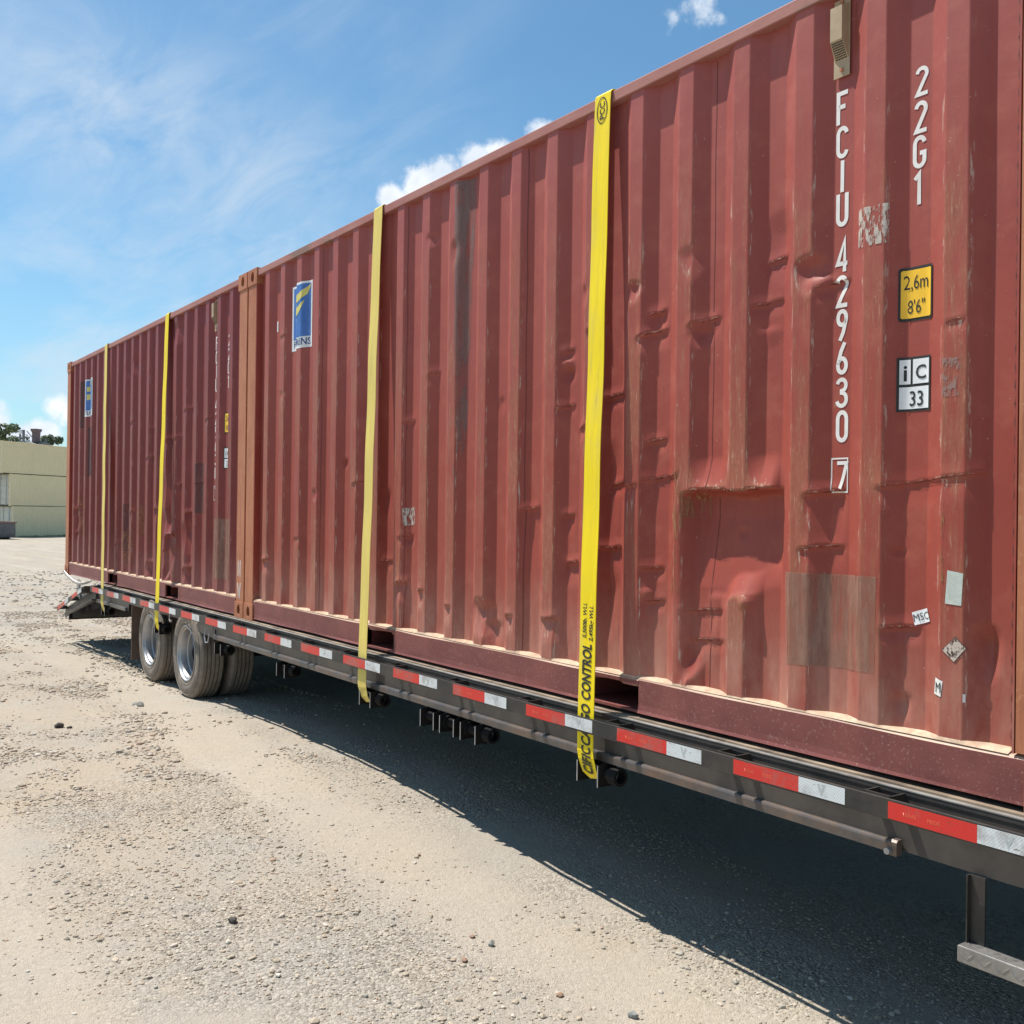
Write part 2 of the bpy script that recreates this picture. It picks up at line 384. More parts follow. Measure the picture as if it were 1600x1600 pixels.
class MB:
    def __init__(s): s.v = []; s.f = []
    def add(s, vs, fs):
        b = len(s.v); s.v += [tuple(v) for v in vs]; s.f += [tuple(i + b for i in f) for f in fs]
    def box(s, x0, x1, y0, y1, z0, z1, bev=0.0):
        if bev <= 0:
            vs = [(x, y, z) for x in (x0, x1) for y in (y0, y1) for z in (z0, z1)]
            s.add(vs, [(0, 1, 3, 2), (4, 6, 7, 5), (0, 4, 5, 1), (2, 3, 7, 6), (0, 2, 6, 4), (1, 5, 7, 3)]); return
        bm = bmesh.new(); bmesh.ops.create_cube(bm, size=1)
        for v in bm.verts: v.co = ((x0 + x1) / 2 + v.co.x * (x1 - x0), (y0 + y1) / 2 + v.co.y * (y1 - y0), (z0 + z1) / 2 + v.co.z * (z1 - z0))
        bmesh.ops.bevel(bm, geom=bm.edges[:], offset=bev, segments=2, affect='EDGES', profile=0.5)
        bm.verts.index_update()
        s.add([v.co[:] for v in bm.verts], [[v.index for v in f.verts] for f in bm.faces]); bm.free()
    def prism(s, poly, axis, a, b):
        """poly: 2D points; axis 'x': (y,z), 'y': (x,z), 'z': (x,y)"""
        def P(p, t):
            return {'x': (t, p[0], p[1]), 'y': (p[0], t, p[1]), 'z': (p[0], p[1], t)}[axis]
        n = len(poly)
        s.add([P(p, a) for p in poly] + [P(p, b) for p in poly],
              [tuple(range(n))[::-1], tuple(range(n, 2 * n))] + [(i, (i + 1) % n, n + (i + 1) % n, n + i) for i in range(n)])
    def tube(s, pts, r, seg=8, caps=True):
        pts = [Vector(p) for p in pts]; rr = r if isinstance(r, (list, tuple)) else [r] * len(pts)
        b = len(s.v); prev = None
        for i, p in enumerate(pts):
            d = (pts[min(i + 1, len(pts) - 1)] - pts[max(i - 1, 0)]).normalized()
            if prev is None:
                a = Vector((0, 0, 1)) if abs(d.z) < 0.9 else Vector((1, 0, 0)); u = d.cross(a).normalized()
            else: u = (prev - d * prev.dot(d)).normalized()
            prev = u; vv = d.cross(u)
            for k in range(seg):
                an = 2 * math.pi * k / seg
                s.v.append(tuple(p + (u * math.cos(an) + vv * math.sin(an)) * rr[i]))
        for i in range(len(pts) - 1):
            for k in range(seg):
                s.f.append((b + i * seg + k, b + i * seg + (k + 1) % seg, b + (i + 1) * seg + (k + 1) % seg, b + (i + 1) * seg + k))
        if caps:
            s.f.append(tuple(b + k for k in range(seg))[::-1]); s.f.append(tuple(b + (len(pts) - 1) * seg + k for k in range(seg)))
    def lathe_y(s, prof, seg=64, cx=0, cz=0):
        """prof: list of (r, y); axis along y"""
        b = len(s.v); n = len(prof)
        for k in range(seg):
            a = 2 * math.pi * k / seg
            for r, y in prof: s.v.append((cx + r * math.cos(a), y, cz + r * math.sin(a)))
        for k in range(seg):
            k2 = (k + 1) % seg
            for i in range(n - 1):
                s.f.append((b + k * n + i, b + k * n + i + 1, b + k2 * n + i + 1, b + k2 * n + i))
    def build(s, name, mat, parent=None, smooth=False, loc=None):
        return link_mesh(name, s.v, s.f, mat, parent, smooth, loc)

def empty(name, loc=(0, 0, 0), rz=0.0):
    o = bpy.data.objects.new(name, None); COL.objects.link(o); o.location = loc; o.rotation_euler = (0, 0, rz)
    o.empty_display_size = 0.2
    return o
def tag(o, label=None, cat=None, group=None, kind=None):
    if label: o['label'] = label
    if cat: o['category'] = cat
    if group: o['group'] = group
    if kind: o['kind'] = kind
    return o
def kids(o): return [c for c in bpy.data.objects if c.parent == o]
def copy_tree(o, parent=None):
    c = o.copy(); COL.objects.link(c)
    if parent is not None: c.parent = parent
    for ch in kids(o): copy_tree(ch, c)
    return c
def auto_smooth(o, ang=35):
    bm = bmesh.new(); bm.from_mesh(o.data)
    bmesh.ops.recalc_face_normals(bm, faces=bm.faces)
    for f in bm.faces: f.smooth = True
    for e in bm.edges:
        if len(e.link_faces) == 2 and e.calc_face_angle(0) > R(ang): e.smooth = False
    bm.to_mesh(o.data); bm.free()
    return o

# value noise for heights
_tab = rng.random((256, 256))
def vnoise(x, y):
    xi = np.floor(x).astype(int); yi = np.floor(y).astype(int)
    fx = x - xi; fy = y - yi; fx = fx * fx * (3 - 2 * fx); fy = fy * fy * (3 - 2 * fy)
    g = lambda a, b: _tab[a % 256, b % 256]
    return (g(xi, yi) * (1 - fx) + g(xi + 1, yi) * fx) * (1 - fy) + (g(xi, yi + 1) * (1 - fx) + g(xi + 1, yi + 1) * fx) * fy

# ------------------------------------------------------------------ ground
_gx = np.linspace(-120, 40, 3201)
_gz = np.interp(_gx, [-120, -95, -40, -14, -7, -4, -3, -1.2, -0.5, 0.4, 2.0, 2.8, 3.9, 5.3, 9, 40],
                [-1.62, -1.60, -1.30, -0.88, -0.80, -0.785, -0.78, -0.772, -0.735, -0.700, -0.690, -0.73, -0.815, -0.862, -0.87, -0.86])
_k = np.exp(-0.5 * (np.arange(-16, 17) / 6.0) ** 2); _k /= _k.sum()
_gz = np.convolve(np.pad(_gz, 16, mode='edge'), _k, mode='valid')
def ground_z(x, y):
    b = np.interp(x, _gx, _gz)
    wgt = np.exp(-((y - 0.1) / 2.2) ** 2)
    flat = np.interp(x, [-120, -95, -40, -14, -7, 9, 40], [-1.62, -1.60, -1.30, -0.88, -0.80, -0.80, -0.82])
    h = b * wgt + flat * (1 - wgt)
    r = np.hypot(x - 3, y)
    fade = np.clip(1.3 - r / 60, 0.25, 1)
    side = np.clip(np.abs(y - 0.1) - 0.15, 0, 0.6) / 0.6 * 0.8 + 0.2
    h = h + fade * side * (0.040 * (vnoise(x * 0.45 + 9, y * 0.9 + 3) - 0.5) + 0.022 * (vnoise(x * 1.3, y * 2.6) - 0.5))
    h = h + 0.008 * (vnoise(x * 5, y * 5) - 0.5) + 0.004 * (vnoise(x * 13, y * 13) - 0.5)
    return h
def axis_pts(core0, core1, step, far0, far1, g=1.12):
    a = list(np.arange(core0, core1, step)); d = step; x = a[-1]
    while x < far1: d *= g; x += d; a.append(x)
    d = step; x = core0; lo = []
    while x > far0: d *= g; x -= d; lo.append(x)
    return np.array(lo[::-1] + a)
gx = axis_pts(-9.0, 7.5, 0.035, -900, 900); gy = axis_pts(-3.2, 2.0, 0.035, -900, 900)
GX, GY = np.meshgrid(gx, gy, indexing='ij')
GZ = ground_z(GX, GY)
nx, ny = GX.shape
idx = np.arange(nx * ny).reshape(nx, ny)
gf = np.stack([idx[:-1, :-1], idx[1:, :-1], idx[1:, 1:], idx[:-1, 1:]], -1).reshape(-1, 4)
def ground_b(t, oc):
    wp = worldpos(t)
    a = t.noise(t.scale(wp, (0.55, 1.0, 1.0)), 1.0, 5, 0.6)
    ruts = t.noise(t.scale(wp, (0.12, 1.6, 1.0)), 1.0, 5, 0.55)
    b = t.noise(wp, 3.2, 6, 0.65)
    fine = t.noise(wp, 42, 5, 0.7)
    col = t.mix(t.mr(a, 0.38, 0.62), (0.362, 0.308, 0.242), (0.345, 0.310, 0.262))
    col = t.mix(t.mr(ruts, 0.5, 0.62, 0, 0.6), col, (0.42, 0.375, 0.305))
    col = t.mix(t.mr(b, 0.5, 0.70, 0, 0.45), col, (0.39, 0.312, 0.215))
    col = t.mix(t.mr(t.noise(wp, 1.6, 6, 0.65), 0.52, 0.64, 0, 0.55), col, (0.325, 0.308, 0.275))
    vor = t.new('ShaderNodeTexVoronoi'); t.put(vor.inputs['Vector'], wp); vor.inputs['Scale'].default_value = 75
    grain = t.mr(t.math('ADD', xyz(t, vor.outputs['Color'])[0], 0.0), 0, 1, 0.72, 1.20)
    vor2 = t.new('ShaderNodeTexVoronoi'); t.put(vor2.inputs['Vector'], wp); vor2.inputs['Scale'].default_value = 190
    grain2 = t.mr(xyz(t, vor2.outputs['Color'])[0], 0, 1, 0.78, 1.18)
    px_, py_, pz_ = xyz(t, wp)
    tm = None
    for off, amp, fr in ((0.42, 0.14, 0.7), (2.05, 0.12, 0.5)):
        d_ = t.math('ABSOLUTE', t.math('ADD', t.math('ADD', py_, off), t.math('MULTIPLY', t.math('SINE', t.math('MULTIPLY', px_, fr)), amp)))
        v_ = t.mr(t.math('ADD', d_, t.math('MULTIPLY', t.math('SUBTRACT', b, 0.5), 0.35)), 0.12, 0.36, 1, 0, True)
        tm = v_ if tm is None else t.math('MAXIMUM', tm, v_)
    tm = t.math('MULTIPLY', tm, t.mr(px_, -9.0, -3.0))
    col = t.mix(t.math('MULTIPLY', tm, 0.55), col, (0.398, 0.345, 0.278))
    rocky = t.math('MULTIPLY', t.mr(t.noise(wp, 1.1, 7, 0.68), 0.44, 0.60), t.math('SUBTRACT', 1.0, t.math('MULTIPLY', tm, 0.85)))
    g = t.math('ADD', 1.0, t.math('MULTIPLY', t.math('SUBTRACT', t.math('MULTIPLY', grain, grain2), 1.0), t.math('ADD', 0.22, t.math('MULTIPLY', rocky, 0.85))))
    cc = t.new('ShaderNodeCombineXYZ')
    for i in range(3): t.put(cc.inputs[i], g)
    col = t.mix(1.0, col, cc.outputs[0], 'MULTIPLY')
    h = t.math('ADD', t.math('MULTIPLY', t.math('SUBTRACT', 1.0, vor.outputs['Distance']), t.math('ADD', 0.12, rocky)), t.math('MULTIPLY', fine, 0.9))
    h = t.math('ADD', h, t.math('MULTIPLY', t.math('SUBTRACT', 1.0, vor2.outputs['Distance']), 0.35))
    t.put(t.b.inputs['Normal'], t.bump(h, 0.9, 0.009))
    return col
MAT['ground'] = material('sandy_gravel_ground', ground_b, 0.95, 0, 0.1)
ground = np_mesh('ground', np.stack([GX, GY, GZ], -1).reshape(-1, 3), gf, MAT['ground'], smooth=True)
tag(ground, 'dusty tan gravel yard surface with wheel worn patches', kind='structure')

# loose gravel: thousands of small angular stones
ico_bm = bmesh.new(); bmesh.ops.create_icosphere(ico_bm, subdivisions=1, radius=1.0); ico_bm.verts.index_update()
ICO_V = np.array([v.co[:] for v in ico_bm.verts]); ICO_F = np.array([[v.index for v in f.verts] for f in ico_bm.faces]); ico_bm.free()
def stones(px, py, size, flat=(0.4, 0.8)):
    n = len(px); V = np.repeat(ICO_V[None], n, 0)
    V = V * (1 + 0.30 * (rng.random(V.shape[:2]) - 0.5))[..., None]
    sc = np.stack([rng.uniform(0.75, 1.35, n), rng.uniform(0.65, 1.0, n), rng.uniform(*flat, n)], -1)
    V = V * sc[:, None, :] * size[:, None, None]
    a = rng.uniform(0, 2 * np.pi, n); tl = rng.uniform(-0.35, 0.35, n)
    c, s = np.cos(tl)[:, None], np.sin(tl)[:, None]
    y, z = V[..., 1] * c - V[..., 2] * s, V[..., 1] * s + V[..., 2] * c
    c, s = np.cos(a)[:, None], np.sin(a)[:, None]
    x, y = V[..., 0] * c - y * s, V[..., 0] * s + y * c
    zz = ground_z(px, py)
    return np.stack([x + px[:, None], y + py[:, None], z + (zz + size * 0.18)[:, None]], -1)
def field(n, x0, x1, y0, y1, smin, smax, power, thr):
    out = []
    px = rng.uniform(x0, x1, n * 3); py = rng.uniform(y0, y1, n * 3)
    m = 0.6 * vnoise(px * 0.9 + 30, py * 1.7 + 8) + 0.4 * vnoise(px * 3.7, py * 4.6 + 60)
    tr = np.clip((np.abs(py + 0.42 + 0.14 * np.sin(px * 0.7)) - 0.14) / 0.24, 0, 1)
    tr = np.minimum(tr, np.clip((np.abs(py + 2.05 + 0.12 * np.sin(px * 0.5)) - 0.14) / 0.24, 0, 1))
    keep = rng.random(n * 3) < np.clip((m - thr) * 4.5, 0.025, 1) * (0.12 + 0.88 * tr)
    px, py = px[keep][:n], py[keep][:n]
    s = smin + (smax - smin) * rng.random(len(px)) ** power
    return px, py, s
sets = [field(26000, 1.5, 6.3, -2.6, 0.9, 0.0018, 0.0080, 3.4, 0.44),
        field(1300, 2.2, 6.0, -2.2, 0.3, 0.006, 0.016, 3.0, 0.46),
        field(13000, -3.5, 1.8, -2.3, 0.9, 0.0035, 0.0135, 3.0, 0.44),
        field(2600, -5.0, 1.6, -2.4, 0.1, 0.010, 0.026, 2.6, 0.50),
        field(9000, -10.5, -3.0, -1.6, 2.6, 0.007, 0.026, 2.8, 0.42),
        field(2600, -26, -10, -2.5, 7.5, 0.015, 0.045, 2.6, 0.34)]
allV = []
for px, py, s in sets: allV.append(stones(px, py, s))
allV = np.concatenate(allV)
n = len(allV)
F = (ICO_F[None] + (np.arange(n) * 12)[:, None, None]).reshape(-1, 3)
def stone_b(t, oc):
    g = t.new('ShaderNodeNewGeometry')
    rnd = g.outputs['Random Per Island']
    col = t.ramp(rnd, [(0.0, (0.33, 0.27, 0.20)), (0.34, (0.40, 0.335, 0.255)), (0.52, (0.345, 0.315, 0.265)), (0.64, (0.27, 0.26, 0.235)), (0.74, (0.50, 0.455, 0.385)),
                       (0.86, (0.36, 0.23, 0.15)), (0.93, (0.62, 0.58, 0.52)), (1.0, (0.17, 0.155, 0.14))])
    return t.mix(t.mr(t.noise(g.outputs['Position'], 120, 3), 0.3, 0.7, 0.1, 0.6), col, (0.41, 0.34, 0.255))
MAT['stone'] = material('mixed_gravel_stone', stone_b, 0.9, 0, 0.2)
gr = np_mesh('gravel', allV.reshape(-1, 3), F, MAT['stone'])
tag(gr, 'loose grey and tan gravel strewn over the yard', kind='stuff')

# larger stones one can point to
MAT['rock_dark'] = plain('dark_slag_rock', (0.050, 0.047, 0.043), 0.8, 0, 0.35, 60, 0.3, (0.20, 0.17, 0.14), 0.5, 0.6)
MAT['rock_pale'] = plain('pale_limestone_rock', (0.55, 0.51, 0.43), 0.85, 0, 0.2, 50, 0.3, None, 0, 0.5)
MAT['rock_grey'] = plain('grey_river_rock', (0.24, 0.24, 0.22), 0.8, 0, 0.3, 50, 0.3, (0.38, 0.34, 0.28), 0.5, 0.5)
MAT['rock_brown'] = plain('brown_sandstone_rock', (0.25, 0.155, 0.10), 0.85, 0, 0.3, 50, 0.3, (0.38, 0.30, 0.22), 0.4, 0.5)
def rock(x, y, s, mat, label, flat=0.7):
    bm = bmesh.new(); bmesh.ops.create_icosphere(bm, subdivisions=2, radius=1.0)
    for v in bm.verts:
        k = 1 + random.uniform(-0.13, 0.13)
        v.co *= k
    for _ in range(7):
        nrm = Vector((random.gauss(0, 1), random.gauss(0, 1), random.gauss(0, 1))).normalized(); d = random.uniform(0.62, 0.85)
        for v in bm.verts:
            e = v.co.dot(nrm) - d
            if e > 0: v.co -= nrm * e
    sx, sy = random.uniform(0.95, 1.3), random.uniform(0.75, 1.0)
    for v in bm.verts: v.co = Vector((v.co.x * sx * s, v.co.y * sy * s, v.co.z * flat * s))
    z = float(ground_z(np.array([x]), np.array([y]))[0])
    me = bpy.data.meshes.new('rock'); bm.to_mesh(me); bm.free(); me.materials.append(MAT[mat])
    o = bpy.data.objects.new('rock', me); COL.objects.link(o); o.location = (x, y, z + s * flat * 0.55); o.rotation_euler = (random.uniform(-.2, .2), random.uniform(-.2, .2), random.uniform(0, 6))
    tag(o, label, 'rock', 'single rocks lying loose on the yard')
rock(-0.322, -1.212, 0.031, 'rock_dark', 'near-black rock with a smaller dark one just to its right, left of the wheels', 0.8)
rock(-0.243, -1.165, 0.018, 'rock_dark', 'small dark rock close against the right of a larger near-black rock')
rock(3.595, -1.381, 0.018, 'rock_dark', 'charcoal rock alone on pale sand, above a small whitish stone', 0.85)
rock(3.743, -1.449, 0.0125, 'rock_pale', 'small whitish stone just below a charcoal rock')
rock(4.235, -0.614, 0.0145, 'rock_grey', 'blue-grey rock nearest the middle of the shadow edge in front', 1.0)
rock(4.144, -0.640, 0.012, 'rock_brown', 'reddish brown stone beside the blue-grey rock', 0.6)
rock(4.30, -0.775, 0.016, 'rock_brown', 'flat tan rock among pebbles below the blue-grey rock', 0.5)
rock(4.673, -0.628, 0.014, 'rock_brown', 'low dark brown stone beside an orange pebble near bottom edge', 0.55)
rock(4.90, -0.50, 0.017, 'rock_grey', 'round dark grey rock lowest in the photo near the shadow', 0.9)
rock(-0.917, -0.492, 0.036, 'rock_grey', 'large rounded grey rock in front of the front wheel', 0.7)
rock(-1.021, -0.508, 0.026, 'rock_grey', 'flat grey rock touching the left of a larger rounded one', 0.5)
rock(4.094, -1.400, 0.011, 'rock_pale', 'tiny pale stone alone on fine sand at the bottom left')
rock(3.336, -0.409, 0.010, 'rock_brown', 'small brown stone close to the sunlit side of the shadow edge')
rock(-3.9, 0.42, 0.028, 'rock_pale', 'white stone lying in the shadow beside the mud flap', 0.6)

# ------------------------------------------------------------------ container side wall shape
P = 0.2817; HC = 2.591; LC = 6.058; WC = 2.438
class Wall:
    def __init__(s, r0, dents, folds, flats):
        s.r0, s.dents, s.folds, s.flats = r0, dents, folds, flats
    def y(s, S, Z):
        S = np.asarray(S, float); Z = np.asarray(Z, float)
        u = np.mod(S - (s.r0 - 0.072), P)
        y = np.interp(u, [0, 0.072, 0.139, 0.213, P], [0.009, 0.009, 0.045, 0.045, 0.009])
        y = np.where((S < 0.22) | (S > 5.80), 0.045, y)
        y = y + 0.0024 * (vnoise(S * 1.9 + 5, Z * 1.6 + s.r0 * 90) - 0.5) + 0.0007 * (vnoise(S * 7 + 3, Z * 3 + 1) - 0.5)
        for s0, s1, zt, zb0, zb1, dep in s.flats:           # pushed-in area with a sharp folded upper lip
            ws = np.clip((S - s0) / 0.07, 0, 1) * np.clip((s1 - S) / 0.05, 0, 1); ws = ws * ws * (3 - 2 * ws)
            zl = zt + 0.006 * np.sin(S * 23)
            zbot = np.interp(S, [s0, s0 + 0.12, s0 + 0.17, s0 + 0.25, s1], [zb0 - 0.18, zb0 - 0.04, (zb0 + zb1) / 2, zb1, zb1 + 0.07]) + 0.006 * np.sin(S * 47)
            dep_ = dep - 0.036 * np.clip((0.80 - Z) / 0.26, 0, 1) * (dep > 0.06)
            V = np.clip((zl - Z) / 0.022, 0, 1) * np.clip((Z - zbot) / 0.085, 0, 1) ** 0.8
            y = y * (1 - ws * V) + (dep_ + 0.002 * np.sin(S * 19 + Z * 9)) * ws * V
            U = np.where(Z >= zl, np.clip(1 - (Z - zl) / 0.12, 0, 1), 0) ** 1.3
            y = y * (1 - 0.92 * ws * U) + 0.005 * 0.92 * ws * U
        for s0, s1, z0, below, dep in s.folds:               # horizontal crease with the metal pushed in beneath it
            ws = np.clip((S - s0) / 0.018, 0, 1) * np.clip((s1 - S) / 0.018, 0, 1); ws = ws * ws * (3 - 2 * ws)
            zl = z0 + (S - s0) * 0.10
            dep = dep * 0.62
            V = np.where(Z < zl, np.clip((zl - Z) / 0.010, 0, 1) * np.clip(1 - (zl - Z) / (below * 1.15), 0, 1) ** 1.3, 0)
            U = np.where(Z >= zl, np.clip(1 - (Z - zl) / 0.045, 0, 1) ** 1.5, 0)
            y = y + ws * (dep * V - 0.42 * dep * U)
        for s0, z0, rs, rz, dep in s.dents:
            q = ((S - s0) / rs) ** 2 + ((Z - z0) / np.where(Z > z0, rz * 0.45, rz)) ** 2
            y = y + 0.85 * dep * np.clip(1 - np.sqrt(q) * 0.85, 0, 1) ** 1.1
        return np.clip(y, 0.0025, 0.105)

near_folds = [(4.36, 4.45, 1.612, 0.10, 0.022), (4.30, 4.46, 1.530, 0.07, 0.020), (4.59, 4.74, 1.536, 0.06, 0.016), (4.90, 5.04, 1.555, 0.05, 0.012),
    (4.95, 5.06, 1.705, 0.09, 0.014), (5.18, 5.31, 1.577, 0.05, 0.014), (3.78, 3.87, 1.53, 0.05, 0.016), (3.80, 3.88, 0.80, 0.09, 0.020), (2.63, 2.72, 1.55, 0.06, 0.014),
    (4.35, 4.46, 1.10, 0.05, 0.018), (4.33, 4.56, 0.946, 0.12, 0.012), (5.15, 5.30, 0.884, 0.16, 0.024), (5.13, 5.30, 0.700, 0.08, 0.014),
    (4.33, 4.45, 0.589, 0.05, 0.020), (4.34, 4.46, 0.461, 0.05, 0.016), (4.56, 4.78, 0.44, 0.07, 0.010), (3.49, 3.63, 0.824, 0.30, 0.018), (2.32, 2.44, 0.667, 0.06, 0.012),
    (2.30, 2.42, 0.410, 0.10, 0.030), (2.52, 2.62, 0.380, 0.10, 0.026), (2.83, 2.90, 0.320, 0.10, 0.022), (3.36, 3.46, 0.318, 0.09, 0.024), (3.66, 3.80, 0.33, 0.10, 0.026),
    (3.82, 3.92, 0.59, 0.10, 0.022), (5.45, 5.58, 0.462, 0.05, 0.020), (4.22, 4.32, 0.923, 0.14, 0.016), (3.76, 3.88, 1.28, 0.05, 0.013),
    (2.36, 2.46, 1.308, 0.05, 0.014), (1.56, 1.62, 1.124, 0.05, 0.012), (1.74, 1.90, 0.98, 0.08, 0.010), (0.30, 0.42, 0.45, 0.10, 0.030), (0.84, 0.98, 0.62, 0.05, 0.008),
    (4.58, 4.80, 0.33, 0.05, 0.010), (5.43, 5.80, 0.905, 0.07, 0.010), (3.98, 4.10, 1.60, 0.06, 0.020), (4.05, 4.20, 0.66, 0.10, 0.026), (3.90, 4.02, 1.18, 0.06, 0.018),
    (4.08, 4.22, 1.30, 0.05, 0.022), (4.10, 4.24, 0.93, 0.05, 0.018), (2.10, 2.22, 0.52, 0.06, 0.012), (0.55, 0.70, 2.02, 0.05, 0.008), (5.66, 5.74, 1.39, 0.04, 0.008)]
near_dents = [(4.277, 1.732, 0.05, 0.06, 0.022), (4.597, 1.80, 0.06, 0.09, 0.012), (4.653, 1.50, 0.05, 0.05, 0.022), (5.165, 1.650, 0.060, 0.085, 0.034), (5.20, 1.60, 0.05, 0.04, -0.010), (3.951, 1.775, 0.04, 0.07, 0.018),
    (2.649, 2.288, 0.04, 0.05, 0.012), (2.90, 2.184, 0.035, 0.09, 0.016), (4.827, 0.752, 0.03, 0.03, 0.010), (3.175, 0.33, 0.10, 0.12, 0.045), (3.257, 0.25, 0.07, 0.08, 0.025),
    (4.371, 0.50, 0.03, 0.04, -0.014), (5.508, 0.707, 0.02, 0.02, 0.012), (5.513, 0.24, 0.035, 0.06, 0.022), (5.79, 0.45, 0.040, 0.11, 0.040), (4.98, 1.46, 0.05, 0.05, -0.008),
    (2.416, 0.667, 0.035, 0.05, 0.016), (1.197, 0.927, 0.04, 0.06, 0.012), (1.588, 1.124, 0.03, 0.05, 0.012), (3.83, 1.486, 0.03, 0.035, -0.014), (3.83, 1.44, 0.04, 0.05, 0.020),
    (5.02, 1.80, 0.08, 0.16, 0.012), (4.90, 0.50, 0.03, 0.03, -0.016), (4.735, 0.50, 0.05, 0.05, -0.012), (4.13, 1.0, 0.05, 0.25, 0.018), (4.12, 0.5, 0.06, 0.20, 0.022),
    (1.86, 1.45, 0.06, 0.08, 0.010), (0.62, 1.62, 0.05, 0.06, 0.008), (3.30, 1.35, 0.03, 0.06, 0.009), (2.14, 0.9, 0.05, 0.10, 0.012)]
near_flats = [(4.56, 5.055, 0.903, 0.30, 0.50, 0.088)]
far_folds = [(2.83, 2.95, 1.675, 0.06, 0.018), (2.86, 2.98, 0.78, 0.10, 0.020), (3.70, 3.84, 0.813, 0.12, 0.030), (4.60, 4.78, 0.78, 0.20, 0.035), (4.24, 4.36, 0.60, 0.25, 0.040),
    (3.45, 3.62, 0.30, 0.10, 0.030), (4.55, 4.72, 0.30, 0.10, 0.034), (4.55, 4.70, 1.67, 0.05, 0.014), (3.48, 3.60, 1.573, 0.05, 0.012), (3.40, 3.60, 1.30, 0.06, 0.014),
    (4.02, 4.16, 1.44, 0.08, 0.020), (4.28, 4.40, 1.44, 0.06, 0.016), (4.30, 4.44, 1.02, 0.06, 0.015), (1.70, 1.84, 0.62, 0.08, 0.012), (2.30, 2.44, 0.45, 0.08, 0.012),
    (0.36, 0.72, 0.80, 0.18, 0.026), (0.40, 0.66, 0.52, 0.12, 0.024), (4.85, 4.98, 1.03, 0.05, 0.012), (3.90, 4.02, 0.42, 0.16, 0.030), (5.10, 5.22, 1.55, 0.05, 0.010)]
far_dents = [(0.55, 0.66, 0.13, 0.16, 0.028), (2.95, 2.28, 0.08, 0.12, 0.020), (2.66, 2.25, 0.06, 0.10, 0.012), (4.30, 2.42, 0.10, 0.14, 0.022), (4.0, 0.70, 0.13, 0.22, 0.030),
    (4.62, 0.62, 0.10, 0.18, 0.030), (4.25, 0.42, 0.12, 0.14, 0.028), (3.52, 0.24, 0.10, 0.08, 0.024), (4.66, 0.24, 0.08, 0.08, 0.028), (2.66, 0.8, 0.05, 0.06, 0.012),
    (1.75, 0.40, 0.05, 0.08, 0.012), (4.05, 1.05, 0.08, 0.20, 0.018)]
W_NEAR = Wall(0.385, near_dents, near_folds, near_flats)
W_FAR = Wall(0.375, far_dents, far_folds, [(3.98, 4.32, 0.58, 0.26, 0.30, 0.052)])

def conform(name, bm, wall, mat, parent, off=0.0016, cut=0.012):
    """cut a flat (s,z) shape finely and lay it on the corrugated wall"""
    xs = [v.co.x for v in bm.verts]; zs = [v.co.z for v in bm.verts]
    for a, b, ax, st in ((min(xs), max(xs), 0, cut), (min(zs), max(zs), 2, cut * 1.6)):
        k = math.ceil(a / st) * st
        while k < b:
            no = Vector((1, 0, 0)) if ax == 0 else Vector((0, 0, 1))
            bmesh.ops.bisect_plane(bm, geom=bm.verts[:] + bm.edges[:] + bm.faces[:], dist=1e-6, plane_co=no * k, plane_no=no)
            k += st
    bmesh.ops.triangulate(bm, faces=bm.faces[:])
    S = np.array([v.co.x for v in bm.verts]); Zz = np.array([v.co.z for v in bm.verts])
    # on the slanted flanks the wall moves away quickly, so take the outermost of close neighbours
    yy = np.minimum(np.minimum(wall.y(S, Zz), wall.y(S - 0.003, Zz)), wall.y(S + 0.003, Zz)) - off
    for v, y in zip(bm.verts, yy): v.co.y = float(y)
    me = bpy.data.meshes.new(name); bm.to_mesh(me); bm.free(); me.materials.append(mat)
    for p in me.polygons: p.use_smooth = True
    o = bpy.data.objects.new(name, me); COL.objects.link(o); o.parent = parent
    return o
def poly_bm(polys):
    bm = bmesh.new()
    for pl in polys: bm.faces.new([bm.verts.new((x, 0, z)) for x, z in pl])
    bmesh.ops.recalc_face_normals(bm, faces=bm.faces[:])
    return bm
def text_bm(body, height, cx, z0, xscale=1.0, bold=0.0, shear=0.0, anchor='CENTER'):
    cu = bpy.data.curves.new('text', 'FONT'); cu.body = body; cu.align_x = anchor; cu.offset = bold; cu.shear = shear
    cu.resolution_u = 3
    ob = bpy.data.objects.new('text', cu); COL.objects.link(ob)
    dg = bpy.context.evaluated_depsgraph_get(); dg.update()
    me = bpy.data.meshes.new_from_object(ob.evaluated_get(dg))
    bm = bmesh.new(); bm.from_mesh(me)
    bpy.data.objects.remove(ob); bpy.data.curves.remove(cu); bpy.data.meshes.remove(me)
    bmesh.ops.remove_doubles(bm, verts=bm.verts[:], dist=1e-5)
    k = height / 0.73
    for v in bm.verts: v.co = Vector((cx + v.co.x * k * xscale, 0, z0 + v.co.y * k))
    return bm
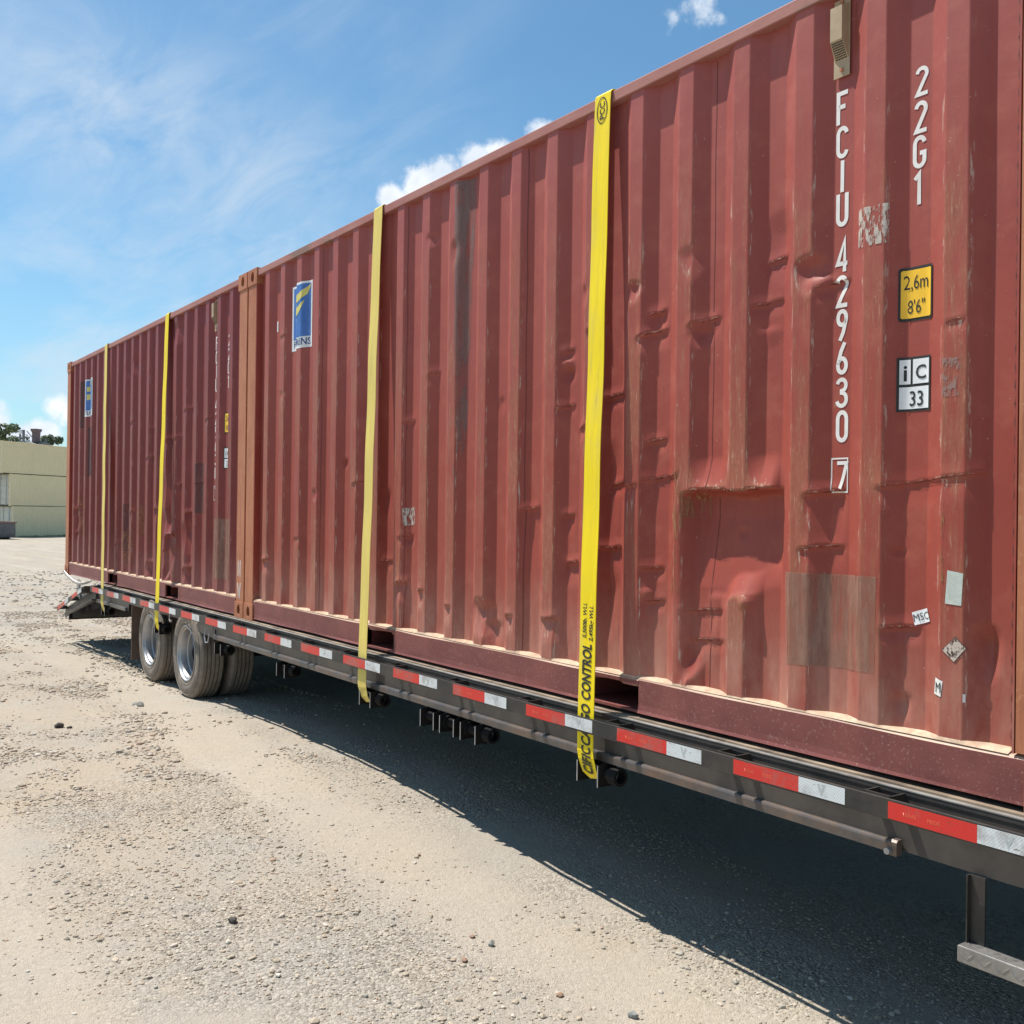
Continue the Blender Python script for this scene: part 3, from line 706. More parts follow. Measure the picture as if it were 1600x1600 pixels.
# narrow stencil capitals as strokes in a box 0.5 wide and 1 high
def arc(cx, cz, rx, rz, a0, a1, n=10):
    return [(cx + rx * math.cos(R(a0 + (a1 - a0) * i / n)), cz + rz * math.sin(R(a0 + (a1 - a0) * i / n))) for i in range(n + 1)]
GL = {
 'F': [[(0.07, 0), (0.07, 0.94), (0.48, 0.94)], [(0.07, 0.53), (0.38, 0.53)]],
 'C': [arc(0.25, 0.74, 0.19, 0.20, 10, 180) + arc(0.25, 0.26, 0.19, 0.20, 180, 350)],
 'I': [[(0.25, 0), (0.25, 1)]],
 'U': [[(0.06, 1), (0.06, 0.26)] + arc(0.25, 0.26, 0.19, 0.20, 180, 360) + [(0.44, 0.26), (0.44, 1)]],
 '4': [[(0.48, 0.26), (0.05, 0.26), (0.36, 1.0), (0.36, 0.0)]],
 '2': [arc(0.25, 0.75, 0.19, 0.19, 170, -20) + [(0.07, 0.06), (0.48, 0.06)]],
 '9': [arc(0.25, 0.72, 0.18, 0.22, -60, 300, 18), [(0.43, 0.68), (0.30, 0.25), (0.16, 0.0)]],
 '6': [arc(0.25, 0.28, 0.18, 0.22, 120, 480, 18), [(0.07, 0.32), (0.20, 0.72), (0.36, 1.0)]],
 '3': [arc(0.23, 0.75, 0.19, 0.19, 165, -90, 12) + arc(0.23, 0.28, 0.21, 0.22, 90, -165, 14)],
 '0': [arc(0.25, 0.72, 0.19, 0.22, 0, 180) + arc(0.25, 0.28, 0.19, 0.22, 180, 360) + [(0.44, 0.72)]],
 '7': [[(0.04, 0.94), (0.45, 0.94), (0.20, 0.0)]],
 'G': [arc(0.25, 0.74, 0.19, 0.20, 10, 180) + arc(0.25, 0.26, 0.19, 0.20, 180, 360) + [(0.44, 0.46), (0.26, 0.46)]],
 '1': [[(0.10, 0.80), (0.27, 0.96), (0.27, 0.0)]],
 'N': [[(0.05, 0), (0.05, 1), (0.45, 0), (0.45, 1)]],
 'W': [[(0.0, 1), (0.12, 0), (0.25, 0.8), (0.38, 0), (0.5, 1)]],
}
def stroke_polys(pts, wd):
    q_ = [pts[0]]
    for p_ in pts[1:]:
        if math.hypot(p_[0] - q_[-1][0], p_[1] - q_[-1][1]) > 1e-3: q_.append(p_)
    pts = q_
    L, Rr = [], []
    n = len(pts)
    for i in range(n):
        p = Vector(pts[i])
        d0 = (p - Vector(pts[i - 1])).normalized() if i > 0 else None
        d1 = (Vector(pts[i + 1]) - p).normalized() if i < n - 1 else None
        if d0 is None: d0 = d1
        if d1 is None: d1 = d0
        t = (d0 + d1); t = t.normalized() if t.length > 1e-4 else d0
        nn = Vector((-t.y, t.x)); k = 1 / max(0.42, abs(nn.dot(Vector((-d0.y, d0.x)))))
        L.append(p + nn * wd / 2 * k); Rr.append(p - nn * wd / 2 * k)
    return [[tuple(L[i]), tuple(Rr[i]), tuple(Rr[i + 1]), tuple(L[i + 1])] for i in range(n - 1)]
def glyph(ch, x, z0, z1, width, wd=0.13):
    out = []
    for k, st in enumerate(GL[ch]):
        h = z1 - z0; pts = [(x + (a - 0.25) * width / 0.5, z0 + b * h) for a, b in st]
        out.append(stroke_polys(pts, wd * h))
    return out
def letter(ch, x, z0, z1, width, wall, parent, wd=0.14, mat='letter', name='painted_letter'):
    bms = bmesh.new()
    for k, grp in enumerate(glyph(ch, x, z0, z1, width, wd)):
        for q in grp:
            bms.faces.new([bms.verts.new((a, 0.0, b)) for a, b in q])
        if k == 0 and len(GL[ch]) > 1: first = len(bms.verts)
    return conform(name, bms, wall, MAT[mat], parent, 0.0014)

# ------------------------------------------------------------------ containers
def casting_mb(x0, x1, z0, z1, holes_at_front=True):
    """corner casting with the oval hole in its outer face"""
    cx, cz = (x0 + x1) / 2, (z0 + z1) / 2
    hw, hh = 0.031, 0.040
    n = 20
    outer, inner, back = [], [], []
    m = MB()
    y0, y1 = -0.006, 0.162
    for k in range(n):
        a = 2 * math.pi * k / n + math.pi / 4
        c, s = math.cos(a), math.sin(a)
        f = 1 / max(abs(c), abs(s))
        outer.append((cx + c * f * (x1 - x0) / 2, cz + s * f * (z1 - z0) / 2))
        inner.append((cx + hw * c * 1.0, cz + hh * s * 1.0))
    vs = [(a, y0, b) for a, b in outer] + [(a, y0, b) for a, b in inner] + [(a, y0 + 0.028, b) for a, b in inner] + [(a, y1, b) for a, b in outer]
    fs = []
    for k in range(n):
        j = (k + 1) % n
        fs += [(k, j, n + j, n + k), (n + k, n + j, 2 * n + j, 2 * n + k), (k, 3 * n + k, 3 * n + j, j)]
    fs.append(tuple(range(3 * n, 4 * n))[::-1])
    m.add(vs, fs)
    return m
def casting(x0, x1, z0, z1, parent, far=False):
    m = casting_mb(x0, x1, z0, z1)
    if far: m.v = [(a, WC - b, c) for a, b, c in m.v]; m.f = [f[::-1] for f in m.f]
    o = m.build('corner_casting', MAT['post'], parent)
    n2 = MB(); cx, cz = (x0 + x1) / 2, (z0 + z1) / 2
    yy = 0.021 if not far else WC - 0.021
    n2.add([(cx + 0.034 * math.cos(k * math.pi / 8), yy, cz + 0.043 * math.sin(k * math.pi / 8)) for k in range(16)], [tuple(range(16))])
    n2.build('casting_hole', MAT['hole'], o)
    return o

def container(loc, wall, label, pockets, near):
    rw = 0.125 if near else 0.176
    c = empty('shipping_container', loc)
    tag(c, label, 'shipping container', 'red containers on the trailer')
    # side wall facing the camera
    offs = [0.0, 0.004]
    for a_, b_ in ((0.0, 0.072), (0.072, 0.139), (0.139, 0.213), (0.213, P)):
        offs += [a_ - 0.0035, a_, a_ + 0.0035] + [a_ + 0.0035 + (b_ - a_ - 0.007) * k / 5 for k in range(1, 5)]
    offs = sorted(set(round(o % P, 5) for o in offs))
    ss = np.array(sorted(wall.r0 - 0.072 + k * P + o for k in range(-2, 22) for o in offs)); ss = ss[(ss > 0.155) & (ss < 5.905)]
    zz = np.arange(0.118, 2.552, 0.0092)
    S, Zz = np.meshgrid(ss, zz, indexing='ij')
    Yy = wall.y(S, Zz)
    a, b = S.shape; ii = np.arange(a * b).reshape(a, b)
    f = np.stack([ii[:-1, :-1], ii[1:, :-1], ii[1:, 1:], ii[:-1, 1:]], -1).reshape(-1, 4)
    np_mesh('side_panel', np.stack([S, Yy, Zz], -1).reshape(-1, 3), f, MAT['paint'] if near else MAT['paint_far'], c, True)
    # far side wall, front wall: simple corrugated sheets
    def sheet(name, length, place, amp=0.036, z0=0.12, z1=2.53):
        n = int(length / P); vs = []; xs = []
        for k in range(n): xs += [(k * P, 0), (k * P + 0.072, 0), (k * P + 0.139, amp), (k * P + 0.213, amp)]
        xs.append((length, 0)); fs = []
        for x, y in xs: vs += [place(x, y, z0), place(x, y, z1)]
        for k in range(len(xs) - 1): fs.append((2 * k, 2 * k + 2, 2 * k + 3, 2 * k + 1))
        return link_mesh(name, vs, fs, MAT['rail'], c)
    sheet('side_panel', 5.74, lambda x, y, z: (0.16 + x, WC - 0.006 - y, z))
    sheet('end_panel', 2.20, lambda x, y, z: (0.012 + y, 0.12 + x, z))
    # rails
    m = MB(); m.box(0.16, LC - 0.16, 0.002, 0.062, 2.530, 2.577, 0.004); m.build('top_rail', MAT['top_rail'], c)
    m = MB(); m.box(0.16, LC - 0.16, WC - 0.062, WC - 0.002, 2.530, 2.577, 0.004); m.build('top_rail', MAT['top_rail'], c)
    # bottom rail: channel with wavy lip, open at the fork pockets
    segs = []; x = 0.165
    for p0, p1 in pockets: segs.append((x, p0)); x = p1
    segs.append((x, LC - rw + 0.003))
    m = MB()
    for s0, s1 in segs:
        n = max(2, int((s1 - s0) / 0.06)); cols = []
        for k in range(n + 1):
            x = s0 + (s1 - s0) * k / n
            w_ = 0.004 * (float(vnoise(np.array([x * 2.3]), np.array([loc[0] + 4.0]))[0]) - 0.5)
            w2 = 0.016 * (float(vnoise(np.array([x * 1.7 + 40]), np.array([loc[0] + 9.0]))[0]) - 0.35)
            cols.append([(x, 0.052, 0.158), (x, 0.010, 0.150 + w_), (x, 0.003 + w_, 0.143 + w_), (x, 0.004 + w_, 0.048), (x, 0.003, 0.026), (x, -0.001 + w2 * 0.4, 0.0145 + max(0, w2) * 0.3), (x, 0.02, 0.0135), (x, 0.052, 0.0135)])
        vs = [v for cc in cols for v in cc]; fs = []; q = 8
        for k in range(n):
            for i in range(q - 1): fs.append((k * q + i, k * q + i + 1, (k + 1) * q + i + 1, (k + 1) * q + i))
        fs.append(tuple(range(q))[::-1]); fs.append(tuple(n * q + i for i in range(q)))
        m.add(vs, fs)
    for p0, p1 in pockets:   # strip above and strap below each pocket
        n = 6; cols = []
        for k in range(n + 1):
            x = p0 + (p1 - p0) * k / n
            cols.append([(x, 0.052, 0.158), (x, 0.010, 0.150), (x, 0.003, 0.143), (x, 0.004, 0.128), (x, 0.052, 0.128)])
        vs = [v for cc in cols for v in cc]; fs = []
        for k in range(n):
            for i in range(4): fs.append((k * 5 + i, k * 5 + i + 1, (k + 1) * 5 + i + 1, (k + 1) * 5 + i))
        m.add(vs, fs)
        m.box(p0, p1, 0.006, 0.9, 0.0135, 0.024)
    br = m.build('bottom_rail', MAT['rail_low'], c)
    for p0, p1 in pockets:
        k = MB(); k.add([(p0, 0.02, 0.0245), (p0, 0.9, 0.0245), (p0, 0.9, 0.128), (p0, 0.02, 0.128), (p1, 0.02, 0.0245), (p1, 0.9, 0.0245), (p1, 0.9, 0.128), (p1, 0.02, 0.128)],
                        [(0, 1, 2, 3), (7, 6, 5, 4), (1, 5, 6, 2), (3, 2, 6, 7)])
        k.build('fork_pocket', MAT['rail_low'], br)
    m = MB(); m.box(0.165, LC - 0.165, WC - 0.05, WC - 0.003, 0.0135, 0.155); m.build('bottom_rail', MAT['rail_low'], c)
    # dust lying in the hollows of the ledge
    vs, fs = [], []; N = 620
    xs = np.linspace(0.17, 5.88, N); yo = np.full(N, 0.0045) + 0.004 * vnoise(xs * 5, xs * 0 + 3); yi = wall.y(xs, np.full(N, 0.165)) + 0.002
    ht = 0.1520 + 0.006 * vnoise(xs * 6, xs * 0 + 8)
    for k in range(N):
        vs += [(xs[k], yo[k], 0.1508), (xs[k], (yo[k] + yi[k]) / 2, ht[k] + 0.003), (xs[k], max(yi[k], yo[k] + 0.004), ht[k] + 0.007)]
    for k in range(N - 1):
        for i in range(2): fs.append((3 * k + i, 3 * k + 3 + i, 3 * k + 4 + i, 3 * k + 1 + i))
    link_mesh('ledge_dust', vs, fs, MAT['dust'], c, True)
    # posts and castings
    for x0, x1, s in ((0.0, 0.158, 1), (LC - 0.158, LC, -1)):
        for far in (0, 1):
            m = MB()
            pts = [(x0 + 0.004, 0.0), (x1 - 0.004, 0.0), (x1 - 0.002, 0.004), (x1 - 0.002, 0.045), (x0 + 0.002, 0.14), (x0 + 0.002, 0.004)]
            if s < 0: pts = [(x0 + 0.004, 0.0), (x1 - 0.004, 0.0), (x1 - 0.002, 0.004), (x1 - 0.002, 0.14), (x0 + 0.002, 0.045), (x0 + 0.002, 0.004)]
            if far: pts = [(a, WC - b) for a, b in pts][::-1]
            m.prism([(a, b + (0.0105 if (s < 0 and near and False) else 0)) for a, b in pts], 'z', 0.118 if not (near and s < 0) else 0.1595, 2.475)
            m.build('corner_post', MAT['post'], c)
            for z0, z1 in ((0.0, 0.118), (2.473, HC)):
                if s > 0: casting(-0.002, 0.176, z0, z1, c, far)
                else: casting(LC - rw, LC + 0.002, z0, z1, c, far)
    # sealant bead and flange beside the right post
    m = MB(); pts = [(5.872 + 0.0025 * math.sin(k * 1.9) + random.uniform(-.001, .001), 0.0405, 0.16 + k * 0.0157) for k in range(150)]
    m.tube(pts, 0.0028, 5); m.build('seal_bead', MAT['bead'], c)
    m = MB(); m.box(5.893, 5.899, 0.0005, 0.045, 0.156, 2.53); m.build('post_flange', MAT['rail'], c)
    m = MB(); m.box(0.159, 0.166, 0.0005, 0.045, 0.156, 2.53); m.build('post_flange', MAT['rail'], c)
    # roof, floor and doors
    vs, fs = [], []; xs = np.linspace(0.10, LC - 0.10, 240)
    for k, x in enumerate(xs):
        z = 2.560 + 0.010 * (1 if (k // 3) % 2 else 0)
        vs += [(x, 0.055, 2.560), (x, 0.12, z), (x, WC - 0.12, z), (x, WC - 0.055, 2.560)]
    for k in range(len(xs) - 1):
        for i in range(3): fs.append((4 * k + i, 4 * k + 4 + i, 4 * k + 5 + i, 4 * k + 1 + i))
    link_mesh('roof_panel', vs, fs, MAT['roof'], c)
    m = MB(); m.box(0.05, LC - 0.05, 0.06, WC - 0.06, 0.129, 0.155); m.build('floor_panel', MAT['under'], c)
    for x0, x1 in ((0.03, 0.13), (LC - 0.13, LC - 0.03)):
        for z0, z1 in ((2.48, 2.575), (0.014, 0.128)):
            m = MB(); m.box(x0, x1, 0.163, WC - 0.163, z0, z1); m.build('end_rail', MAT['rail'], c)
    for y0, y1 in ((0.17, 1.212), (1.226, WC - 0.17)):
        m = MB(); m.box(LC - 0.055, LC - 0.03, y0, y1, 0.155, 2.475, 0.005)
        for z in (0.6, 1.2, 1.8): m.box(LC - 0.0295, LC - 0.018, y0 + 0.05, y1 - 0.05, z, z + 0.14, 0.004)
        d = m.build('door', MAT['rail'], c)
        for q in (0.28, 0.72):
            m = MB(); yy = y0 + (y1 - y0) * q; m.tube([(LC - 0.004, yy, 0.10), (LC - 0.004, yy, 2.50)], 0.014, 8); m.build('lock_rod', MAT['bar'], d)
    # vent cover
    v = MB()
    vx, vy = 5.270, 0.040
    v.box(vx - 0.032, vx + 0.030, vy - 0.004, vy - 0.001, 2.262, 2.520)
    v.add([(vx - 0.028, vy - 0.004, 2.50), (vx + 0.026, vy - 0.004, 2.50), (vx - 0.024, vy - 0.036, 2.485), (vx + 0.022, vy - 0.036, 2.485),
           (vx - 0.024, vy - 0.036, 2.375), (vx + 0.022, vy - 0.036, 2.375), (vx - 0.028, vy - 0.004, 2.318), (vx + 0.026, vy - 0.004, 2.318)],
          [(0, 1, 3, 2), (2, 3, 5, 4), (4, 5, 7, 6), (0, 2, 4), (4, 6, 0), (1, 5, 3), (1, 7, 5)])
    vo = v.build('vent_cover', MAT['vent'], c)
    g = MB()
    for i in range(8):
        for j in range(8):
            u0 = -0.021 + i * 0.0056; t0 = 0.06 + j * 0.112
            pz = 2.375 + (2.318 - 2.375) * (t0 + 0.04); py = vy - 0.036 + 0.032 * (t0 + 0.04)
            pz2 = 2.375 + (2.318 - 2.375) * (t0 + 0.11); py2 = vy - 0.036 + 0.032 * (t0 + 0.11)
            o = 0.0006
            g.add([(vx + u0, py - o, pz - o), (vx + u0 + 0.0038, py - o, pz - o), (vx + u0 + 0.0038, py2 - o, pz2 - o), (vx + u0, py2 - o, pz2 - o)], [(0, 1, 2, 3)])
    g.build('vent_grille', MAT['hole'], vo)
    for z in (2.285, 2.509):
        g = MB(); g.tube([(vx, vy - 0.004, z), (vx, vy - 0.009, z)], 0.006, 8); g.build('vent_bolt', MAT['post'], vo)
    # number column
    zs = [('F', 2.218, 2.109), ('C', 2.101, 1.996), ('I', 1.988, 1.883), ('U', 1.878, 1.769), ('4', 1.723, 1.618), ('2', 1.606, 1.501), ('9', 1.494, 1.391),
          ('6', 1.384, 1.279), ('3', 1.268, 1.169), ('0', 1.160, 1.055), ('7', 0.992, 0.902)]
    for ch, z1, z0 in zs: letter(ch, 5.268 + (2.2 - z1) * 0.0125, z0, z1, 0.045, wall, c, 0.135)
    fr = [[(5.241, 0.888), (5.245, 0.888), (5.245, 1.004), (5.241, 1.004)], [(5.303, 0.888), (5.307, 0.888), (5.307, 1.004), (5.303, 1.004)],
          [(5.245, 0.888), (5.303, 0.888), (5.303, 0.893), (5.245, 0.893)], [(5.245, 0.999), (5.303, 0.999), (5.303, 1.004), (5.245, 1.004)]]
    conform('digit_frame', poly_bm(fr), wall, MAT['letter'], c, 0.0014)
    for ch, z1, z0, x in (('2', 2.198, 2.108, 5.561), ('2', 2.092, 1.994, 5.559), ('G', 1.986, 1.886, 5.556), ('1', 1.872, 1.774, 5.554)):
        letter(ch, x, z0, z1, 0.044, wall, c, 0.135)
    for sx in (1.262, 2.385, 3.520, 4.700):
        pts_ = [(sx + 0.0015 * math.sin(k * 0.7) - 0.0012, 0.165 + k * 0.0588) for k in range(41)]
        conform('lap_seam', poly_bm([[pts_[k], (pts_[k][0] + 0.0026, pts_[k][1]), (pts_[k + 1][0] + 0.0026, pts_[k + 1][1]), pts_[k + 1]] for k in range(40)]), wall, MAT['bead'], c, 0.0010, 0.03)
    # height placard
    def rr(x0, x1, z0, z1, r, n=4):
        out = []
        for cx, cz, a in ((x1 - r, z1 - r, 0), (x0 + r, z1 - r, 90), (x0 + r, z0 + r, 180), (x1 - r, z0 + r, 270)):
            out += [(cx + r * math.cos(R(a + 90 * i / n)), cz + r * math.sin(R(a + 90 * i / n))) for i in range(n + 1)]
        return out
    pl = conform('height_placard', poly_bm([rr(5.497, 5.609, 1.417, 1.584, 0.010)]), wall, MAT['ink'], c, 0.0012)
    conform('placard_face', poly_bm([rr(5.504, 5.602, 1.426, 1.575, 0.006)]), wall, MAT['orange'], pl, 0.0024)
    conform('placard_text', text_bm('2,6m', 0.046, 5.552, 1.515, 0.66, 0.0), wall, MAT['ink'], pl, 0.0036)
    conform('placard_text', text_bm('8\'6"', 0.044, 5.552, 1.440, 0.66, 0.0), wall, MAT['ink'], pl, 0.0036)
    pl = conform('code_placard', poly_bm([[(5.495, 1.137), (5.604, 1.137), (5.604, 1.306), (5.495, 1.306)]]), wall, MAT['ink'], c, 0.0012)
    conform('placard_face', poly_bm([[(5.503, 1.222), (5.534, 1.222), (5.534, 1.298), (5.503, 1.298)], [(5.542, 1.222), (5.597, 1.222), (5.597, 1.298), (5.542, 1.298)],
                                   [(5.503, 1.145), (5.597, 1.145), (5.597, 1.213), (5.503, 1.213)]]), wall, MAT['white'], pl, 0.0024)
    conform('placard_text', text_bm('i', 0.052, 5.519, 1.233, 0.9, 0.018), wall, MAT['ink'], pl, 0.0036)
    conform('placard_text', text_bm('C', 0.044, 5.570, 1.237, 0.9, 0.012), wall, MAT['ink'], pl, 0.0036)
    conform('placard_text', text_bm('33', 0.048, 5.556, 1.154, 0.8, 0.008), wall, MAT['ink'], pl, 0.0036)
    # owner logo
    x0, x1 = (0.730, 1.052) if near else (0.885, 1.225)
    zb, zt = (1.905, 2.350) if near else (1.868, 2.296)
    W_, H_ = x1 - x0, zt - zb
    def q(u, v): return (x0 + u * W_, zb + v * H_)
    lg = conform('logo_decal', poly_bm([[q(0, 0), q(1, 0), q(1, 1), q(0, 1)]]), wall, MAT['white'], c, 0.0012)
    conform('logo_field', poly_bm([[q(.06, .17), q(.94, .17), q(.94, .965), q(.06, .965)]]), wall, MAT['blue'], lg, 0.0024)
    def swoosh(va, vb, vc, vd, u1):
        top = [q(.19 + (u1 - .19) * k / 8, va + (vb - va) * (k / 8) ** 2.2) for k in range(9)]
        bot = [q(.19 + (u1 - .10 - .19) * k / 8, vc + (vd - vc) * (k / 8) ** 1.8) for k in range(9)]
        return [top[i:i + 2] + bot[i:i + 2][::-1] for i in range(8)]
    conform('logo_stripe', poly_bm(swoosh(.80, .955, .67, .80, .94)), wall, MAT['logo_yellow'], lg, 0.0036)
    conform('logo_stripe', poly_bm(swoosh(.60, .72, .44, .60, .78)), wall, MAT['logo_yellow'], lg, 0.0036)
    conform('logo_text', text_bm('FLORENS', 0.048, (x0 + x1) / 2 + 0.004, zb + 0.020, 1.02, 0.012), wall, MAT['navy'], lg, 0.0036)
    return c

MAT['dust'] = plain('settled_dust', (0.50, 0.38, 0.27), 0.95, 0, 0.16, 40, 0.1, (0.28, 0.15, 0.10), 0.65, 0.4)
MAT['bead'] = plain('old_sealant', (0.13, 0.03, 0.025), 0.6)
near_c = container((0, 0, 0), W_NEAR, 'dented red container at the front of the trailer with white number column and large logo', [(1.95, 2.31), (3.99, 4.35)], True)
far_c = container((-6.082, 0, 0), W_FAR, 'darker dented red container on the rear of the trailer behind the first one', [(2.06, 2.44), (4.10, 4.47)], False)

MAT['dark_line'] = ghost('crease_dark_line', (0.095, 0.030, 0.022), 0.42, 0.62, (34, 34, 34), 0.62)  # dark line painted under fold lips as shade, to make dents look sharper
MAT['pale_fleck'] = ghost('crease_bright_line', (0.42, 0.22, 0.15), 0.50, 0.62, (50, 50, 50), 0.7)  # bright line painted along the fold lips as a highlight
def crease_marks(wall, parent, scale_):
    for mt, dz, hh in (('dark_line', -0.0030, 0.0030), ('pale_fleck', 0.0012, 0.0045)):
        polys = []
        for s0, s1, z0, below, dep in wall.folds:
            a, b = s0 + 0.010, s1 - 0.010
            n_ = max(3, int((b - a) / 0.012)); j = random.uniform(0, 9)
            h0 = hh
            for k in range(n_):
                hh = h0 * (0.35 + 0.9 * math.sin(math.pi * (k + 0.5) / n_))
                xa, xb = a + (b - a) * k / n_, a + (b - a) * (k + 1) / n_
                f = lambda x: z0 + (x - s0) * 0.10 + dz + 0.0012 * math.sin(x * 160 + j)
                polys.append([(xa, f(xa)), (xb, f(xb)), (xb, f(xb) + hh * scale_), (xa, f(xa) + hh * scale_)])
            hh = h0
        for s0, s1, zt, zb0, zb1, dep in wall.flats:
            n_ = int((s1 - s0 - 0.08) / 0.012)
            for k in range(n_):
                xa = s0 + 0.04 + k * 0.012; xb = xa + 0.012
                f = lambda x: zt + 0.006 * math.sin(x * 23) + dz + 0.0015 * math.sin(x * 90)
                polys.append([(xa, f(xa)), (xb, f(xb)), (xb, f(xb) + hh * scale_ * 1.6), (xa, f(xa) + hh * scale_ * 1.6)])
        o = conform('crease', poly_bm(polys), wall, MAT[mt], parent, 0.0013 if mt == 'dark_line' else 0.0019, 0.006)
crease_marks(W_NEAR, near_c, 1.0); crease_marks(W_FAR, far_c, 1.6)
def quad(a, b, cc, d): return poly_bm([[a, b, cc, d]])
def rect(s0, s1, z0, z1): return poly_bm([[(s0, z0), (s1, z0), (s1, z1), (s0, z1)]])
Wn, Wf = W_NEAR, W_FAR
conform('overpaint_patch', quad((5.086, .305), (5.440, .318), (5.444, .622), (5.070, .618)), Wn, MAT['g_grey'], near_c, 0.0011)
conform('overpaint_stripe', quad((2.915, .72), (2.965, .70), (3.045, 2.515), (2.895, 2.515)), Wn, MAT['g_brown'], near_c, 0.0011)
conform('torn_sticker', quad((5.353, 1.674), (5.470, 1.671), (5.472, 1.795), (5.353, 1.800)), Wn, MAT['g_torn'], near_c, 0.0013)
conform('glue_mark', quad((5.663, 1.169), (5.726, 1.169), (5.726, 1.283), (5.663, 1.283)), Wn, MAT['g_scrape'], near_c, 0.0012)
conform('glue_mark', quad((2.375, .732), (2.463, .739), (2.461, .838), (2.370, .830)), Wn, MAT['g_torn'], near_c, 0.0012)
conform('paper_label', quad((5.681, .556), (5.733, .553), (5.738, .648), (5.688, .655)), Wn, plain('weathered_pale_label', (0.50, 0.53, 0.47), 0.7, 0, 0.15, 60, 0.3, (0.35, 0.40, 0.38), 0.6), near_c, 0.0013)
conform('placard_glue', quad((5.712, .384), (5.750, .430), (5.716, .463), (5.671, .418)), Wn, MAT['g_diamback'], near_c, 0.0011)
conform('peeled_placard', quad((5.712, .387), (5.747, .430), (5.716, .460), (5.674, .418)), Wn, MAT['g_diam'], near_c, 0.0022)
ms = conform('shipping_sticker', quad((5.561, .479), (5.617, .496), (5.602, .535), (5.548, .517)), Wn, MAT['white'], near_c, 0.0014)
tb = text_bm('MSC', 0.024, 0, 0, 0.92, -0.004)
for v in tb.verts:
    a = R(16); x_, z_ = v.co.x, v.co.z - 0.011
    v.co.x = 5.582 + x_ * math.cos(a) - z_ * math.sin(a); v.co.z = 0.507 + x_ * math.sin(a) + z_ * math.cos(a)
conform('sticker_text', tb, Wn, MAT['ink'], ms, 0.0028)
mk = conform('torn_label', quad((5.643, .284), (5.670, .278), (5.676, .325), (5.648, .333)), Wn, MAT['letter'], near_c, 0.0013)
conform('label_text', text_bm('M', 0.032, 5.660, 0.290, 0.7, 0.0), Wn, MAT['ink'], mk, 0.0026)
conform('paper_scrap', rect(5.740, 5.747, .273, .297), Wn, MAT['letter'], near_c, 0.0013)
conform('small_plate', rect(0.455, 0.475, 2.08, 2.155), Wn, MAT['white'], near_c, 0.002)
for s0, s1, z0, z1 in ((4.515, 4.575, .76, 1.02), (4.51, 4.56, .50, .76), (5.665, 5.675, .62, .86), (4.575, 4.66, .80, .90)):
    conform('rust_scrape', rect(s0, s1, z0, z1), Wn, MAT['g_rust'], near_c, 0.0012)
for s0, s1, z0, z1, mt in ((5.25, 5.72, .26, .74, 'g_grey'), (2.60, 2.74, .38, .86, 'g_purple'), (4.86, 4.98, .78, 1.20, 'g_purple'), (0.97, 1.23, 1.18, 1.74, 'g_purple'), (0.62, 0.80, 1.75, 2.30, 'g_purple')):
    conform('overpaint_patch', rect(s0, s1, z0, z1), Wf, MAT[mt], far_c, 0.0011)
conform('rust_scrape', rect(0.46, 0.95, 0.50, 0.95), Wf, MAT['g_rust'], far_c, 0.0012)
for s0, s1, z0, z1 in ((3.0, 3.4, .55, .85), (2.6, 2.95, .25, .6)): conform('rust_scrape', rect(s0, s1, z0, z1), Wf, MAT['g_rust'], far_c, 0.0012)
# painted marks on the rear container's post
for ch, z0, z1 in (('N', 0.31, 0.43), ('W', 0.145, 0.26)):
    m = MB()
    for grp in glyph(ch, 5.965, z0, z1, 0.055, 0.12):
        for qd in grp: m.add([(a, -0.0012, b) for a, b in qd], [(0, 1, 2, 3)])
    m.build('painted_letter', MAT['letter'], far_c)

# ------------------------------------------------------------------ trailer
TR = empty('flatbed_trailer', (0, 0, float(-0.78)))
tag(TR, 'long black flatbed trailer carrying both red containers, with red and white tape along its edge', 'trailer')
ZT = 0.78   # children are built in trailer coordinates, origin on the ground
def tb_(m, name, mat, parent=TR, smooth=False):
    m.v = [(a, b, c + ZT) for a, b, c in m.v] if parent is TR else m.v
    return m.build(name, MAT[mat], parent, smooth)
XR = 8.6; XL = -4.30
# deck
m = MB(); m.box(XL, XR, -0.018, 2.456, -0.045, -0.002); deck = tb_(m, 'deck', 'deck')
# side beam: web, top flange; lip further down in two lengths
m = MB()
for a, b, zb in ((XL, -3.05, -0.200), (-3.05, -1.10, -0.130), (-1.10, XR, -0.196)):
    m.box(a, b, -0.034, -0.027, zb, -0.026)
m.box(XL, XR, -0.037, -0.019, -0.026, -0.012)
tb_(m, 'side_beam', 'beam')
m = MB(); m.box(XL, XR, -0.0385, -0.0185, -0.0118, -0.0085); tb_(m, 'deck_edge_bar', 'bar')
m = MB()
for a, b in ((XL + 0.02, -3.10), (-0.52, 5.575)):
    n = 1
    pts = [(-0.0345, -0.168), (-0.046, -0.168), (-0.052, -0.170), (-0.055, -0.176), (-0.055, -0.203), (-0.0345, -0.203)]
    m.prism(pts, 'x', a, b)
tb_(m, 'beam_flange', 'flange')
m = MB(); m.prism([(-1.10, -0.130), (-0.52, -0.130), (-0.52, -0.200), (-0.62, -0.200), (-1.04, -0.172)], 'y', -0.041, -0.0345); tb_(m, 'gusset_plate', 'beam')
# rub rail
m = MB(); m.box(XL + 0.03, XR, -0.120, -0.110, -0.086, -0.024, 0.002); tb_(m, 'rub_rail', 'black_steel')
# the far side of the frame
m = MB(); m.box(XL, XR, 2.485, 2.493, -0.186, -0.020); m.box(XL, XR, 2.458, 2.493, -0.0195, -0.010); m.box(XL, XR, 2.548, 2.558, -0.086, -0.024)
tb_(m, 'side_beam', 'beam')
